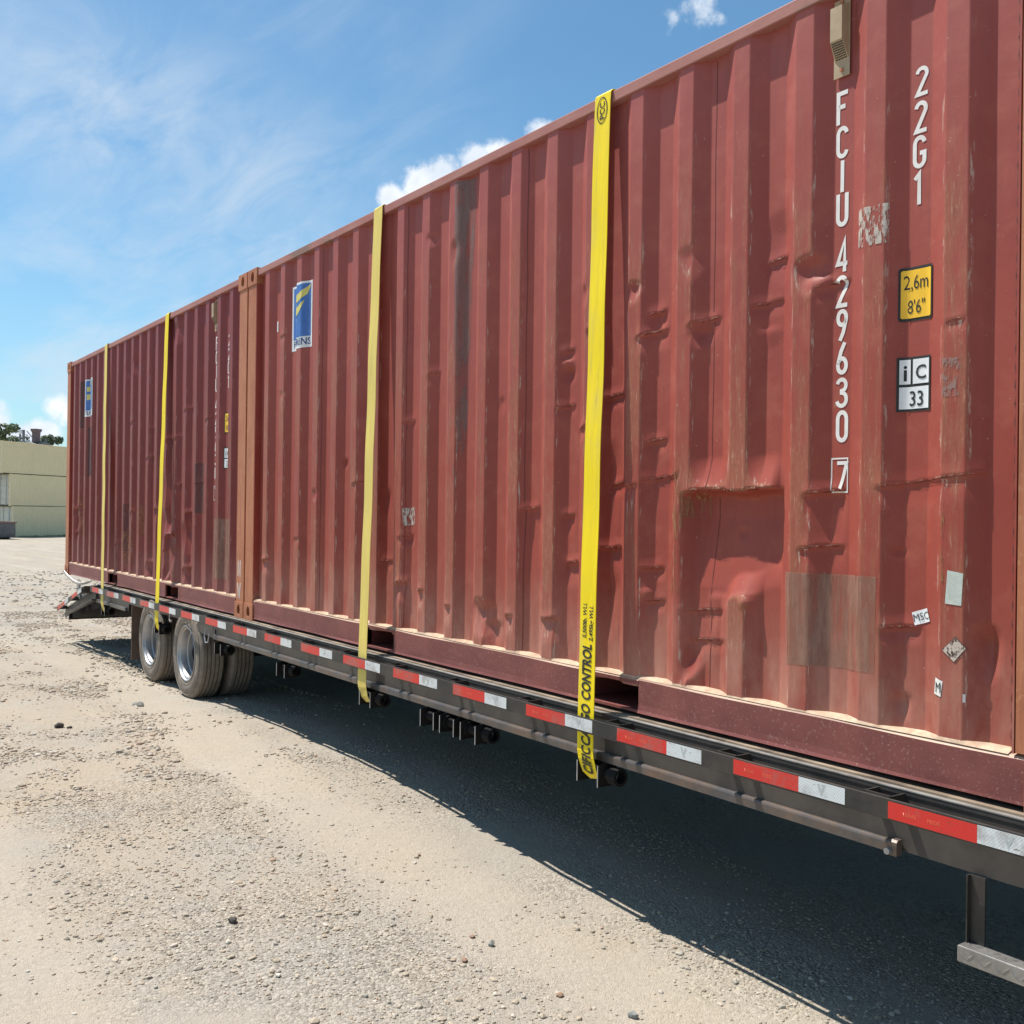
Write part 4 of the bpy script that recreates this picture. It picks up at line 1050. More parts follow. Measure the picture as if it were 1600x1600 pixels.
# stake pockets and tape
def pocket_mb():
    m = MB()
    for x in (-0.048, 0.042): m.box(x, x + 0.006, -0.1095, -0.0345, -0.083, -0.020)
    m.box(-0.048, 0.048, -0.1095, -0.1045, -0.083, -0.018)
    return m
pk = pocket_mb().build('stake_pocket', MAT['black_steel'], TR)
rt = MB(); rt.box(0.0, 0.279, -0.1215, -0.1203, -0.050, 0.0); rtape = rt.build('red_reflector', MAT['red_tape'], TR)
wt = MB(); wt.box(0.2795, 0.457, -0.1215, -0.1203, -0.0495, 0.0); wtape = wt.build('white_reflector', MAT['white_tape'], TR)
pk_list = []
for k in range(-4, 17):
    xs_ = 5.587 - 0.6096 * k
    p = pk if k == -4 else pk.copy()
    if k != -4: COL.objects.link(p)
    p.location = (xs_ - 0.047, 0, ZT)
    r_ = rtape if k == -4 else rtape.copy(); w_ = wtape if k == -4 else wtape.copy()
    if k != -4: COL.objects.link(r_); COL.objects.link(w_)
    r_.location = (xs_, 0, ZT - 0.030 + (0.001 if k % 3 else -0.001)); w_.location = (xs_, 0, ZT - 0.0295 + (0.0006 if k % 2 else -0.0006))
    if 0 <= k <= 5:   # printing on the nearest strips
        for txt, cx, hh, par, mt in (('TEXAS', 0.070, 0.012, r_, 'tape_print'), ('PRIDE', 0.148, 0.012, r_, 'tape_print')):
            bmx = text_bm(txt, hh, cx, -0.032, 0.95, 0.02)
            for v in bmx.verts: v.co.y = -0.1219
            me = bpy.data.meshes.new('reflector_print'); bmx.to_mesh(me); bmx.free(); me.materials.append(MAT[mt])
            o = bpy.data.objects.new('reflector_print', me); COL.objects.link(o); o.parent = par
        mm = MB(); cx = 0.368; cz = -0.025
        mm.add([(cx + a, -0.1219, cz + b) for a, b in ((-0.016, 0.018), (-0.008, 0.018), (0.0, 0.002), (0.008, 0.018), (0.016, 0.018), (0.0, -0.018))], [(0, 1, 2, 5), (2, 3, 4, 5)])
        mm.build('reflector_print', MAT['tape_mark'], w_)
# underframe
m = MB()
for y in (0.74, 1.60):
    m.box(-4.2, XR, y, y + 0.012, -0.40, -0.05); m.box(-4.2, XR, y - 0.06, y + 0.07, -0.412, -0.40); m.box(-4.2, XR, y - 0.06, y + 0.07, -0.05, -0.046)
tb_(m, 'main_beam', 'under')
m = MB()
for k in range(32): m.box(-4.1 + k * 0.4, -4.1 + k * 0.4 + 0.05, -0.015, 2.48, -0.13, -0.047)
tb_(m, 'cross_member', 'under')
m = MB(); m.box(-3.1, -0.5, 0.30, 0.36, -0.30, -0.12); m.box(-3.1, -0.5, 2.08, 2.14, -0.30, -0.12)
for x in (-1.2, -2.24): m.tube([(x, 0.02, -0.40), (x, 2.42, -0.40)], 0.06, 12)
for x in (-1.7,): m.box(x - 0.5, x + 0.5, 0.52, 0.60, -0.34, -0.27)
tb_(m, 'axle_assembly', 'under')
# wheels: dual tyres
def tyre_mb():
    m = MB(); r = 0.384
    pf = [(0.225, 0.022), (0.232, 0.010), (0.250, 0.003), (0.300, -0.003), (0.335, 0.002), (0.362, 0.012), (0.376, 0.022), (0.381, 0.030)]
    # tread with four grooves
    ys = [0.030, 0.053, 0.057, 0.061, 0.065, 0.088, 0.092, 0.097, 0.101, 0.116, 0.120, 0.125, 0.129, 0.152, 0.156, 0.160, 0.164, 0.187]
    y = 0.030
    tread = []
    lands = [(0.030, 0.055), (0.064, 0.088), (0.097, 0.121), (0.130, 0.154), (0.163, 0.188)]
    for i, (a, b) in enumerate(lands):
        rr_ = r - 0.004 * abs((a + b) / 2 - 0.109) / 0.08
        tread += [(rr_, a), (rr_, b)]
        if i < 4: tread += [(rr_ - 0.015, b + 0.001), (rr_ - 0.015, lands[i + 1][0] - 0.001)]
    pf += tread + [(0.376, 0.196), (0.362, 0.206), (0.335, 0.216), (0.300, 0.221), (0.250, 0.215), (0.232, 0.208), (0.225, 0.196)]
    m.lathe_y(pf, 96); return m
def rim_mb():
    m = MB()
    pf = [(0.232, 0.012), (0.236, 0.004), (0.231, 0.001), (0.224, 0.004), (0.218, 0.016), (0.205, 0.024), (0.200, 0.040), (0.196, 0.075), (0.184, 0.083), (0.181, 0.120), (0.176, 0.150),
          (0.150, 0.158), (0.118, 0.150), (0.080, 0.150), (0.074, 0.140), (0.001, 0.140)]
    m.lathe_y(pf, 80); return m
def wheel(x, z, y0, parent_name='wheel'):
    w_ = empty('wheel', (x, y0, ZT + z)); w_.parent = TR
    t = auto_smooth(tyre_mb().build('tyre', MAT['tyre'], w_), 28)
    sw = MB()
    for k in range(96):
        if (k // 8) % 3 == 2: continue
        a0, a1 = 2 * math.pi * k / 96, 2 * math.pi * (k + 0.62) / 96
        for r0_, r1_ in (((0.292, 0.312),) if (k // 24) % 2 else ((0.298, 0.308),)):
            sw.add([(r0_ * math.cos(a0), -0.0042, r0_ * math.sin(a0)), (r1_ * math.cos(a0), -0.0036, r1_ * math.sin(a0)), (r1_ * math.cos(a1), -0.0036, r1_ * math.sin(a1)), (r0_ * math.cos(a1), -0.0042, r0_ * math.sin(a1))], [(0, 1, 2, 3)])
    sw.lathe_y([(0.343, 0.0040), (0.346, 0.0005), (0.350, 0.0035)], 96); sw.lathe_y([(0.256, 0.0035), (0.259, -0.0015), (0.262, 0.0025)], 96)
    sw.build('sidewall_pattern', MAT['tyre'], w_)
    r_ = auto_smooth(rim_mb().build('rim', MAT['rim'], w_), 30)
    h = MB(); h.lathe_y([(0.001, 0.085), (0.045, 0.085), (0.055, 0.095), (0.058, 0.139)], 24)
    for k in range(8):
        a = 2 * math.pi * k / 8 + 0.2; h.tube([(0.096 * math.cos(a), 0.149, 0.096 * math.sin(a)), (0.096 * math.cos(a), 0.128, 0.096 * math.sin(a))], 0.011, 6)
    auto_smooth(h.build('hub', MAT['bar'], w_), 30)
    return w_
w0 = wheel(-1.21, -0.398, -0.052)
for x, y, flip in ((-2.27, -0.052, 0), (-1.21, 0.205, 0), (-2.27, 0.205, 0), (-1.21, 2.49, 1), (-2.27, 2.49, 1), (-1.21, 2.233, 1), (-2.27, 2.233, 1)):
    c = copy_tree(w0, TR); c.location = (x, y, ZT - 0.398); c.rotation_euler = (0, random.uniform(0, 6), math.pi if flip else 0)
m = MB(); m.box(-2.96, -2.945, -0.03, 0.52, -0.665, -0.13); tb_(m, 'mud_flap', 'flap')
# strap winches under the edge
def winch(x):
    w_ = empty('winch', (x, 0, ZT)); w_.parent = TR
    m = MB()
    for s in (-0.066, 0.066): m.prism([(-0.060, -0.2035), (0.0, -0.2035), (0.0, -0.300), (-0.095, -0.300), (-0.095, -0.215)], 'x', s - 0.0025, s + 0.0025)
    m.box(-0.0634, 0.0634, -0.004, 0.0, -0.30, -0.204)
    m.build('winch_bracket', MAT['under'], w_)
    for s in (-0.066, 0.066):
        e = MB(); e.box(s - 0.0027, s + 0.0027, -0.0970, -0.0951, -0.300, -0.214); e.build('bracket_edge', MAT['edge'], w_)
    d = MB(); d.tube([(-0.085, -0.045, -0.250), (0.095, -0.045, -0.250)], 0.024, 14); auto_smooth(d.build('winch_drum', MAT['under'], w_))
    d = MB(); d.tube([(0.095, -0.045, -0.25), (0.15, -0.045, -0.25)], 0.036, 16, False); d.tube([(0.149, -0.045, -0.25), (0.150, -0.045, -0.25)], [0.036, 0.024], 16, False)
    auto_smooth(d.build('ratchet_cap', MAT['under'], w_))
    return w_
wp0 = winch(4.157)
for x in (3.246, 3.05, 2.857, 2.160, 0.932, -0.30, -1.885, -3.80):
    c = copy_tree(wp0, TR); c.location = (x, 0, ZT)
# small tie loop under the beam near the front wheel
m = MB(); m.tube([(-0.60, -0.085, -0.13), (-0.605, -0.095, -0.19), (-0.57, -0.098, -0.235), (-0.52, -0.095, -0.225), (-0.50, -0.09, -0.15)], 0.006, 6); tb_(m, 'tie_hook', 'edge')
m = MB(); m.tube([(-1.62, -0.06, -0.10), (-1.60, -0.07, -0.15), (-1.57, -0.07, -0.165), (-1.54, -0.07, -0.15)], 0.008, 6); tb_(m, 'tie_hook', 'bar')
m = MB(); m.tube([(5.553, -0.061, -0.196), (5.553, -0.078, -0.196)], 0.010, 10); auto_smooth(tb_(m, 'flange_bolt', 'edge'))
m = MB(); m.prism([(-0.040, -0.160), (-0.060, -0.160), (-0.067, -0.167), (-0.067, -0.208), (-0.040, -0.208)], 'x', 5.552, 5.580); tb_(m, 'flange_clip', 'flange')
# tail that slopes down behind the deck
m = MB()
for y in (-0.060,):
    m.prism([(-4.28, -0.045), (-4.28, -0.190), (-5.58, -0.448), (-5.74, -0.505), (-5.78, -0.47), (-5.72, -0.385)], 'y', y, y + 0.010)
    m.prism([(-4.28, -0.168), (-4.28, -0.187), (-5.60, -0.452), (-5.60, -0.432)], 'y', y - 0.04, y - 0.001)
tb_(m, 'tail_beam', 'beam')
m = MB()
m.prism([(-4.295, -0.060), (-5.70, -0.390), (-5.85, -0.440), (-5.85, -0.535), (-5.70, -0.50), (-4.295, -0.250)], 'y', 0.03, 2.40)
tb_(m, 'tail_ramp', 'under')
m = MB()
m.prism([(-4.47, -0.052), (-4.47, -0.104), (-5.71, -0.412), (-5.735, -0.366)], 'y', -0.160, -0.150)
m.prism([(-4.42, -0.036), (-4.45, -0.100), (-4.62, -0.135), (-4.60, -0.088)], 'y', -0.150, -0.062)
m.prism([(-5.05, -0.20), (-5.05, -0.24), (-5.10, -0.25), (-5.10, -0.21)], 'y', -0.150, -0.062)
m.prism([(-5.62, -0.345), (-5.62, -0.385), (-5.67, -0.395), (-5.67, -0.355)], 'y', -0.150, -0.062)
tb_(m, 'tail_rub_rail', 'black_steel')
def tail_tape(u0, u1, mat, name):
    a0, a1 = Vector((-4.48, -0.056)), Vector((-5.72, -0.366)); m = MB()
    p0, p1 = a0.lerp(a1, u0), a0.lerp(a1, u1)
    m.prism([(p0.x, p0.y), (p1.x, p1.y), (p1.x, p1.y - 0.046), (p0.x, p0.y - 0.046)], 'y', -0.1625, -0.1605)
    return tb_(m, name, mat)
tail_tape(0.0, 0.15, 'white_tape', 'white_reflector'); tail_tape(0.152, 0.38, 'red_tape', 'red_reflector')
tail_tape(0.52, 0.66, 'white_tape', 'white_reflector'); tail_tape(0.662, 0.96, 'red_tape', 'red_reflector')
m = MB(); m.box(-5.86, -5.80, 0.0, 2.44, -0.535, -0.41, 0.006); tb_(m, 'rear_bumper', 'under')
m = MB(); m.prism([(-5.30, -0.03), (-5.24, -0.03), (-5.12, -0.235), (-5.32, -0.285)], 'y', -0.03, 0.0); m.prism([(-5.12, -0.08), (-5.06, -0.09), (-4.86, -0.175), (-5.00, -0.20)], 'y', -0.035, -0.004)
tb_(m, 'tail_bracket', 'bar')
# side step hanging at the front
for x in (5.803, 7.0):
    m = MB(); m.prism([(x, -0.066), (x + 0.004, -0.066), (x + 0.004, -0.052), (x + 0.048, -0.052), (x + 0.048, -0.046), (x, -0.046)], 'z', -0.386, -0.196); tb_(m, 'step_bracket', 'black_steel')
m = MB(); m.box(5.798, 7.20, -0.100, -0.040, -0.432, -0.386, 0.003)
MAT['step'] = plain('diamond_plate', (0.30, 0.29, 0.275), 0.38, 0.55, 0.2, 25, 0.5, (0.14, 0.12, 0.10), 0.6, 0.2)
st = tb_(m, 'step', 'step')
lug = MB()
for k in range(54):
    x = 5.812 + k * 0.0255; s = 1 if k % 2 else -1
    for dx, zc_, yy, vert in ((0, -0.409, -0.1003, True), (0.004, -0.3857, -0.070, False)):
        ln = 0.017; an = R(45 * s); ca, sa = math.cos(an), math.sin(an)
        ring = []
        for a_, b_, h in ((-1, 0, 0), (0, 0.22, 0), (1, 0, 0), (0, -0.22, 0), (-0.5, 0, 1), (0.5, 0, 1)):
            u = a_ * ln; v = b_ * ln; uu, vv = u * ca - v * sa, u * sa + v * ca
            ring.append((x + dx + uu, yy - h * 0.0016, zc_ + vv) if vert else (x + dx + uu, yy + vv * 1.0, zc_ + 0.0004 + h * 0.0016))
        lug.add(ring, [(0, 1, 5, 4), (1, 2, 5), (2, 3, 4, 5), (3, 0, 4)])
lug.v = [(a, b, c + ZT) for a, b, c in lug.v]
lug.build('tread_lugs', MAT['step'], st)

# ------------------------------------------------------------------ straps
def ribbon(path, width, thick=0.003):
    """path: list of (centre x, y, z, width factor, twist)"""
    n = len(path); vs, fs = [], []
    pts = [Vector(p[:3]) for p in path]
    for i, p in enumerate(path):
        d = (pts[min(i + 1, n - 1)] - pts[max(i - 1, 0)]).normalized()
        ex = Vector((1, 0, 0)); ex = (ex - d * ex.dot(d)).normalized(); nn = d.cross(ex).normalized()
        hw = width / 2 * (p[3] if len(p) > 3 else 1)
        c = pts[i]
        vs += [tuple(c - ex * hw), tuple(c + ex * hw), tuple(c + ex * hw + nn * thick), tuple(c - ex * hw + nn * thick)]
    for i in range(n - 1):
        b = 4 * i
        for k in range(4): fs.append((b + k, b + (k + 1) % 4, b + 4 + (k + 1) % 4, b + 4 + k))
    fs += [(3, 2, 1, 0), (4 * n - 4, 4 * n - 3, 4 * n - 2, 4 * n - 1)]
    return vs, fs
def strap(xt, xb, xe, label, mat):
    # over the roof, over the edge, down past the wall, behind the rub rail to the winch
    path = [(xt, WC + 0.10, -0.05), (xt, WC + 0.009, 2.55), (xt, WC - 0.003, 2.5835), (xt, WC - 0.03, 2.5845), (xt, 0.03, 2.5845), (xt, 0.004, 2.5835), (xt, -0.006, 2.574)]
    N = 60
    for k in range(1, N + 1):
        t = k / N; z = 2.574 + (-0.02 - 2.574) * t; y = -0.006 + (-0.094 + 0.006) * t
        path.append((xt + (xb - xt) * t + 0.0022 * math.sin(t * 9 + xt), y - 0.004 * math.sin(t * math.pi) * math.sin(t * 14 + xb * 3) ** 2, z, 1.0 + 0.012 * math.sin(t * 23 + xt)))
    path += [(xb + (xe - xb) * 0.15, -0.097, -0.09), (xb + (xe - xb) * 0.3, -0.099, -0.165), (xb + (xe - xb) * 0.5, -0.097, -0.195), (xe, -0.086, -0.245, 0.97), (xe + 0.012, -0.066, -0.276, 0.86), (xe + 0.018, -0.046, -0.282, 0.75)]
    vs, fs = ribbon(path, 0.1016)
    s = link_mesh('cargo_strap', vs, fs, MAT[mat])
    bm = bmesh.new(); bm.from_mesh(s.data); bmesh.ops.recalc_face_normals(bm, faces=bm.faces[:]); bm.to_mesh(s.data); bm.free()
    tag(s, label, 'cargo strap', 'yellow straps over the containers')
    return s
s1 = strap(4.098, 4.142, 4.160, 'bright yellow strap printed with black lettering, crossing the near container beside its big dent', 'strap')
s2 = strap(2.076, 2.128, 2.136, 'pale faded yellow strap on the near container, right of its logo', 'strap_pale')
s3 = strap(-1.995, -1.885, -1.885, 'yellow strap on the rear container passing down in front of the wheels', 'strap')
s4 = strap(-4.19, -3.84, -3.80, 'thin looking yellow strap nearest the rear end of the trailer', 'strap_pale')
def strap_text(s, body, z_start, across, height, xt, xb, bold, xs=1.0, shear=0.2, name='strap_print', poly=None):
    bm = text_bm(body, height, 0, 0, xs, bold, shear, 'LEFT') if poly is None else poly
    k_ = math.ceil(-0.5 / 0.03) * 0.03
    for v in bm.verts:
        L = v.co.x; a = v.co.z + across          # L runs up the strap, a runs to the left
        z = z_start + L; t = (2.574 - z) / 2.594
        if z > -0.02:
            cx = xt + (xb - xt) * t; y = -0.006 - 0.088 * t
        else:
            cx = xb + (-0.02 - z) * 0.08; y = float(np.interp(-z, [0.02, 0.09, 0.165, 0.195, 0.245, 0.276], [-0.094, -0.097, -0.099, -0.097, -0.086, -0.066]))
        v.co = Vector((cx - a, y - 0.0048 if z > -0.19 else y - 0.0075, z))
    bmesh.ops.triangulate(bm, faces=bm.faces[:])
    me = bpy.data.meshes.new(name); bm.to_mesh(me); bm.free(); me.materials.append(MAT['ink'])
    o = bpy.data.objects.new(name, me); COL.objects.link(o); o.parent = s
def seg_text(body, z0, across, h, xs, bold, gap=1.0, shear=0.2):
    z = z0
    for word, adv in body:
        strap_text(s1, word, z, across, h, 4.098, 4.142, bold, xs, shear); z += adv
seg_text([('CIFIC', 0.155)], -0.262, -0.028, 0.058, 0.60, 0.030)
seg_text([('CARGO', 0.205)], -0.145, -0.028, 0.058, 0.60, 0.030)
seg_text([('CONTROL', 0.30)], 0.040, -0.028, 0.058, 0.60, 0.030)
strap_text(s1, '5,500lb. WLL', 0.295, 0.008, 0.025, 4.098, 4.142, 0.02, 0.78)
strap_text(s1, '2,495kg WLL', 0.285, -0.033, 0.025, 4.098, 4.142, 0.02, 0.78)
strap_text(s1, 'PCC', 2.468, -0.014, 0.032, 4.098, 4.142, 0.02, 0.90, 0.0)
ov = bmesh.new(); N = 28
ro = [ov.verts.new((0.046 + 0.057 * math.cos(2 * math.pi * k / N), 0, 0.002 + 0.034 * math.sin(2 * math.pi * k / N))) for k in range(N)]
ri = [ov.verts.new((0.046 + 0.052 * math.cos(2 * math.pi * k / N), 0, 0.002 + 0.029 * math.sin(2 * math.pi * k / N))) for k in range(N)]
for k in range(N): ov.faces.new([ro[k], ro[(k + 1) % N], ri[(k + 1) % N], ri[k]])
strap_text(s1, '', 2.462, 0.0, 0, 4.098, 4.142, 0, poly=ov)

# chain from the rear container's lowest corner to the deck edge
m = MB(); N = 40
A_, B_ = Vector((-5.99, -0.030, 0.035)), Vector((-4.35, -0.100, 0.020))
prev = None
for k in range(N):
    t = k / N; p = A_.lerp(B_, t) + Vector((0, 0, -0.075 * math.sin(math.pi * t))); p2 = A_.lerp(B_, (k + 1.25) / N) + Vector((0, 0, -0.075 * math.sin(math.pi * min(1, (k + 1.25) / N))))
    d = (p2 - p); up_ = Vector((0, 0, 1)) if k % 2 else Vector((0, 1, 0)); side = d.cross(up_).normalized() * 0.014
    L = []
    for j in range(10):
        a = 2 * math.pi * j / 10; L.append(p + d * (0.5 + 0.5 * math.cos(a)) + side * math.sin(a))
    m.tube(L + [L[0]], 0.0055, 5, False)
ch = m.build('tie_chain', MAT['chain']); tag(ch, 'galvanised chain from the lowest rear corner of the far container to the trailer edge', 'chain')

# ------------------------------------------------------------------ far side of the yard
MAT['cream'] = plain('cream_container_paint', (0.80, 0.68, 0.42), 0.6, 0, 0.03, 0.6, 0.4, (0.68, 0.60, 0.40), 0.3)
MAT['cream_door'] = plain('cream_door_paint', (0.62, 0.61, 0.52), 0.6, 0, 0.1, 1.5)
MAT['rod'] = plain('galvanised_rod', (0.50, 0.51, 0.50), 0.5, 0.2)
# corner positions of the stack seen from the camera, side wall running away to the right
base = Vector((-83.6, 12.05)); dirn = (Vector((-88.52, 17.09)) - Vector((-84.0, 11.8))).normalized(); perp = Vector((-dirn.y, dirn.x))
ang = math.atan2(dirn.y, dirn.x)
MAT['cream_corr'] = MAT['cream']
def cream_container(shift, z0, label):
    c = empty('cream_container', (base.x + dirn.x * shift, base.y + dirn.y * shift, z0), ang)
    tag(c, label, 'shipping container', 'cream containers stacked across the yard')
    L, W, H = 12.19, 2.438, 2.591
    # local frame: x along the side, side wall at y=0; body lies on the left-hand side (y>0)
    m = MB(); n = int((L - 0.3) / P)
    xs = []
    for k in range(n): xs += [(0.15 + k * P, 0.008), (0.15 + k * P + 0.072, 0.008), (0.15 + k * P + 0.139, 0.040), (0.15 + k * P + 0.213, 0.040)]
    xs.append((L - 0.15, 0.008)); vs = []; fs = []
    for x, y in xs: vs += [(x, y, 0.14), (x, y, H - 0.06)]
    for k in range(len(xs) - 1): fs.append((2 * k, 2 * k + 2, 2 * k + 3, 2 * k + 1))
    m.add(vs, fs)
    m.add([(x, W - y, z) for x, y, z in vs], [f[::-1] for f in fs]); m.build('side_panel', MAT['cream'], c)
    m = MB(); m.box(0.15, L - 0.15, 0.0, 0.06, 0.045, 0.16); m.box(0.15, L - 0.15, 0.0, 0.06, H - 0.08, H - 0.03); m.box(0.15, L - 0.15, W - .06, W, 0.045, 0.16); m.box(0.15, L - 0.15, W - .06, W, H - 0.08, H - 0.03)
    m.build('rail', MAT['cream'], c)
    m = MB()
    for x in (0, L - 0.16):
        for y in (0, W - 0.16): m.box(x, x + 0.16, y, y + 0.16, 0.0, H)
    m.build('corner_post', MAT['cream'], c)
    m = MB(); m.box(0.10, L - 0.10, 0.08, W - 0.08, H - 0.05, H - 0.006); m.build('roof_panel', MAT['cream'], c)
    m = MB(); m.box(0.10, L - 0.10, 0.10, W - 0.10, 0.004, 0.10); m.build('floor_panel', MAT['under'], c)
    m = MB(); m.box(L - 0.06, L - 0.03, 0.16, W - 0.16, 0.05, H - 0.05); m.build('end_panel', MAT['cream'], c)
    for y0, y1 in ((0.16, 1.212), (1.226, W - 0.16)):
        m = MB(); m.box(0.03, 0.06, y0, y1, 0.10, H - 0.08)
        for k in range(4): m.box(0.0, 0.028, y0 + 0.05, y1 - 0.05, 0.35 + k * 0.55, 0.50 + k * 0.55)
        d = m.build('door', MAT['cream_door'], c)
        for q in (0.22, 0.75):
            m = MB(); yy = y0 + (y1 - y0) * q; m.tube([(-0.03, yy, 0.05), (-0.03, yy, H - 0.05)], 0.030, 6); m.build('lock_rod', MAT['rod'], d)
    return c
cream_container(0.0, -1.62, 'cream container on the ground at the bottom of the three-high stack')
cream_container(-0.35, -1.62 + 2.595, 'cream container in the middle of the three-high stack')
cream_container(-1.35, -1.62 + 5.19, 'cream container on top of the three-high stack, set further left')
# weeds along the foot of the stack
MAT['weed'] = plain('dry_green_weed', (0.16, 0.19, 0.06), 0.9, 0, 0.4, 3)
vs, fs = [], []
for k in range(900):
    t = random.uniform(0.3, 11.5); o_ = random.uniform(-0.5, -0.02); px = base.x + dirn.x * t + perp.x * o_; py = base.y + dirn.y * t + perp.y * o_
    h = random.uniform(0.05, 0.24); a = random.uniform(0, 6.28); b = len(vs)
    vs += [(px - 0.03 * math.cos(a), py - 0.03 * math.sin(a), -1.64), (px + 0.03 * math.cos(a), py + 0.03 * math.sin(a), -1.64), (px + random.uniform(-.06, .06), py + random.uniform(-.06, .06), -1.60 + h)]
    fs.append((b, b + 1, b + 2))
wd = link_mesh('weeds', vs, fs, MAT['weed']); tag(wd, 'thin green weeds along the foot of the cream containers', kind='stuff')

# dumpster at the left edge
MAT['dump'] = plain('grey_dumpster_paint', (0.12, 0.12, 0.13), 0.6, 0, 0.3, 1.5, 0.4, (0.22, 0.19, 0.16), 0.5)
MAT['dump_rim'] = plain('rusty_brown_rim', (0.20, 0.12, 0.09), 0.7, 0, 0.2, 2)
q = Vector((-75.2, 10.85))
D = empty('dumpster', (q.x, q.y, -1.52), ang + R(52)); tag(D, 'low dark grey roll-off dumpster standing in front of the cream stack', 'dumpster')
m = MB(); Lb = 5.2
for y in (0, 2.1): m.prism([(0.05, 0.18), (0.0, 0.45), (0.05, 1.22), (Lb, 1.22), (Lb, 0.18)], 'y', y, y + 0.06)
m.box(0.06, Lb, 0.06, 2.1, 0.18, 0.24); m.prism([(0.0, 0.20), (-0.06, 0.45), (0.0, 1.22), (0.05, 1.22), (0.04, 0.20)], 'y', 0.06, 2.1); m.box(Lb - 0.05, Lb, 0.06, 2.1, 0.24, 1.22)
m.build('bin_body', MAT['dump'], D)
m = MB(); m.box(-0.12, Lb, -0.05, 0.075, 1.222, 1.32); m.box(-0.12, Lb, 2.09, 2.21, 1.222, 1.32); m.box(-0.12, 0.06, 0.076, 2.089, 1.222, 1.32); m.build('bin_rim', MAT['dump_rim'], D)
m = MB()
for k in range(6): m.box(0.6 + k * 0.8, 0.7 + k * 0.8, -0.05, -0.001, 0.22, 1.20)
m.build('bin_rib', MAT['dump'], D)
m = MB(); m.box(0.3, Lb - 0.2, 0.3, 0.45, 0.0, 0.178); m.box(0.3, Lb - 0.2, 1.7, 1.85, 0.0, 0.178); m.build('bin_skid', MAT['dump'], D)

# building with roof machinery behind the stack
MAT['bwall'] = plain('pale_building_wall', (0.50, 0.50, 0.48), 0.8, 0, 0.1, 0.5)
MAT['broof'] = plain('grey_roof_machinery', (0.15, 0.16, 0.17), 0.7, 0, 0.2, 1)
B = empty('plant_building', (-120.4, 20.7, -1.0), ang); tag(B, 'pale plant building with grey roof machinery and a dark hopper behind the cream stack', 'building')
m = MB(); m.box(-1.9, 2.6, 0, 6, 0, 8.4); m.box(-2.1, -0.6, 0.5, 2.5, 8.4, 9.3); m.build('wall', MAT['bwall'], B)
m = MB(); m.prism([(-0.4, 8.41), (2.4, 8.41), (2.4, 9.3), (1.2, 9.55), (-0.4, 8.95)], 'y', 0.3, 3.0); m.build('roof', MAT['broof'], B)
MAT['hopper'] = plain('dark_red_hopper', (0.17, 0.12, 0.115), 0.7)
m = MB(); m.prism([(0.68, 9.45), (1.12, 9.45), (1.12, 10.55), (1.38, 10.8), (1.38, 10.98), (0.42, 10.98), (0.42, 10.8), (0.68, 10.55)], 'y', 0.8, 1.6); m.build('hopper', MAT['hopper'], B)
for pts_, r_p in (([(-1.4, 1.0, 9.3), (-1.4, 1.0, 10.7)], 0.14), ([(2.3, 1.0, 9.3), (2.3, 1.0, 10.0)], 0.12)):
    m = MB(); m.tube(pts_, r_p, 8); m.build('vent_pipe', MAT['broof'], B)
m = MB(); m.tube([(-0.9, 1.0, 10.6), (0.5, 1.0, 9.6)], 0.05, 6); m.build('chute', MAT['broof'], B)
lp = MB(); lp.tube([(0, 0, 0), (0, 0, 10.9)], 0.10, 8)
LPo = empty('yard_light', (-121.9, 18.9, -1.6)); tag(LPo, 'slim yard light with a round white globe beside the plant building', 'lamp post')
lp.build('pole', MAT['broof'], LPo)
bm = bmesh.new(); bmesh.ops.create_icosphere(bm, subdivisions=3, radius=0.30); me = bpy.data.meshes.new('globe'); bm.to_mesh(me); bm.free(); me.materials.append(MAT['white'])
for p_ in me.polygons: p_.use_smooth = True
go = bpy.data.objects.new('globe', me); COL.objects.link(go); go.parent = LPo; go.location = (0, 0, 11.2)

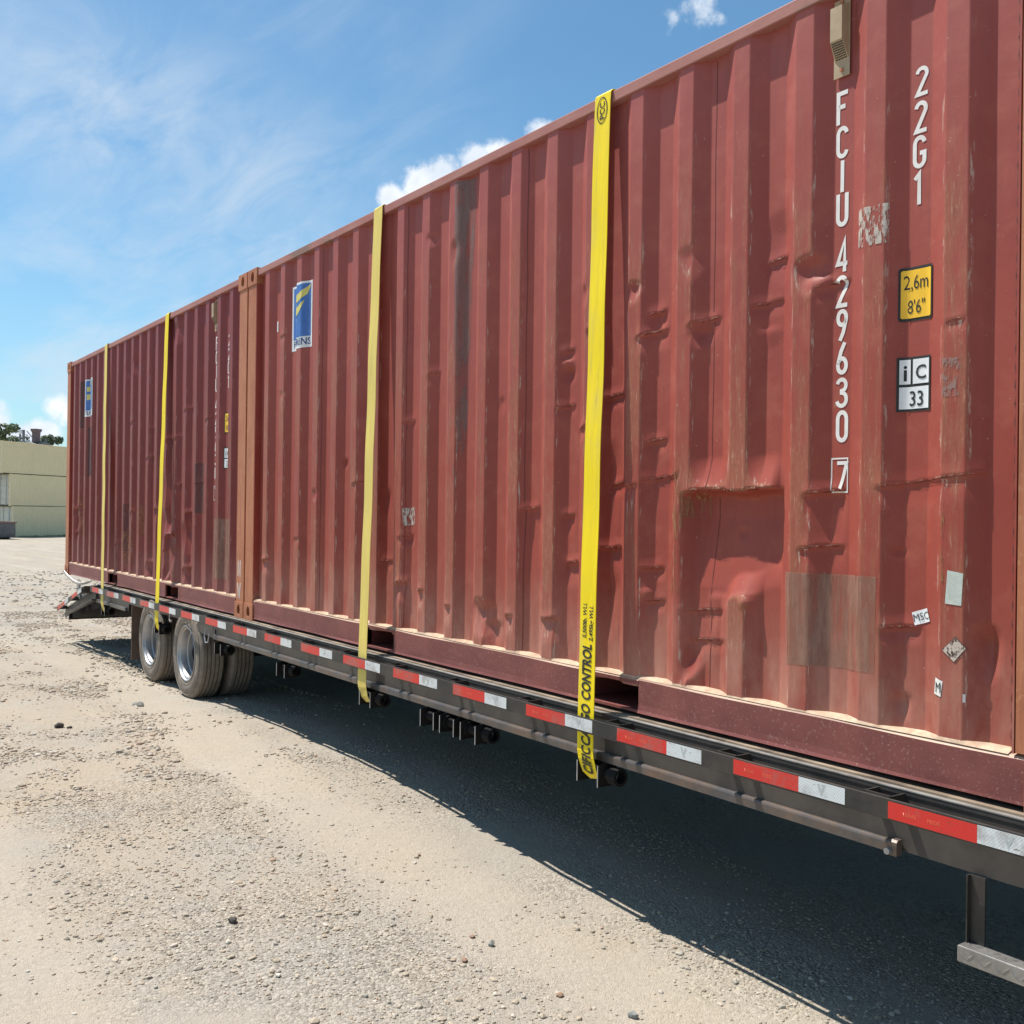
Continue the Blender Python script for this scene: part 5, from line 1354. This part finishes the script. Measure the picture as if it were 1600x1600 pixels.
# trees beyond
def leaf_b(t, oc):
    g = t.new('ShaderNodeNewGeometry')
    return t.ramp(g.outputs['Random Per Island'], [(0, (0.075, 0.105, 0.050)), (0.5, (0.11, 0.145, 0.075)), (1, (0.16, 0.19, 0.10))])
MAT['leaf'] = material('hazy_green_leaves', leaf_b, 0.75, 0, 0.3)  # distance haze put into the leaf colour: paler and greyer
MAT['bark'] = plain('tree_bark', (0.12, 0.09, 0.065), 0.9, 0, 0.3, 4)
def tree(x, y, h, rx, label, n=5200):
    t_ = empty('tree', (x, y, -1.65)); tag(t_, label, 'tree', 'trees behind the cream stack')
    m = MB(); m.tube([(0, 0, 0), (0.1, 0, h * 0.3), (-0.1, 0.1, h * 0.55), (0, 0, h * 0.8)], [0.28, 0.22, 0.14, 0.05], 8)
    for k in range(6):
        a = k * 1.05; z = h * (0.35 + 0.07 * k); m.tube([(0, 0, z), (math.cos(a) * rx * 0.5, math.sin(a) * rx * 0.5, z + h * 0.14)], [0.10, 0.03], 6)
    m.build('trunk', MAT['bark'], t_)
    cl = [(rng.normal(0, rx * 0.42), rng.normal(0, rx * 0.42), h * rng.uniform(0.42, 0.90), rx * rng.uniform(0.26, 0.46)) for _ in range(26)]
    vs, fs = [], []
    for k in range(n):
        cx, cy, cz, cr = cl[k % 26]
        d = rng.normal(size=3); d /= np.linalg.norm(d); rr_ = cr * rng.uniform(0.55, 1.05)
        p = np.array([cx, cy, cz]) + d * rr_ * np.array([1, 1, 0.75])
        a = rng.normal(size=3); a /= np.linalg.norm(a); b = np.cross(a, d); b /= np.linalg.norm(b); s = rng.uniform(0.07, 0.17)
        i = len(vs); vs += [tuple(p + a * s), tuple(p + b * s), tuple(p - a * s), tuple(p - b * s)]; fs.append((i, i + 1, i + 2, i + 3))
    link_mesh('crown', vs, fs, MAT['leaf'], t_)
tree(-111.2, 14.6, 13.0, 2.2, 'tall leafy tree at the left edge rising above the cream stack')
tree(-131.5, 19.3, 12.6, 3.0, 'broad green tree left of the plant building, seen over the stack')
tree(-131.0, 21.6, 12.4, 2.6, 'green tree directly left of the roof machinery')
tree(-130.2, 24.0, 12.3, 2.4, 'rounded green tree right of the plant building')
tree(-130.4, 26.3, 12.0, 2.3, 'low green tree next to the rear post of the far red container')
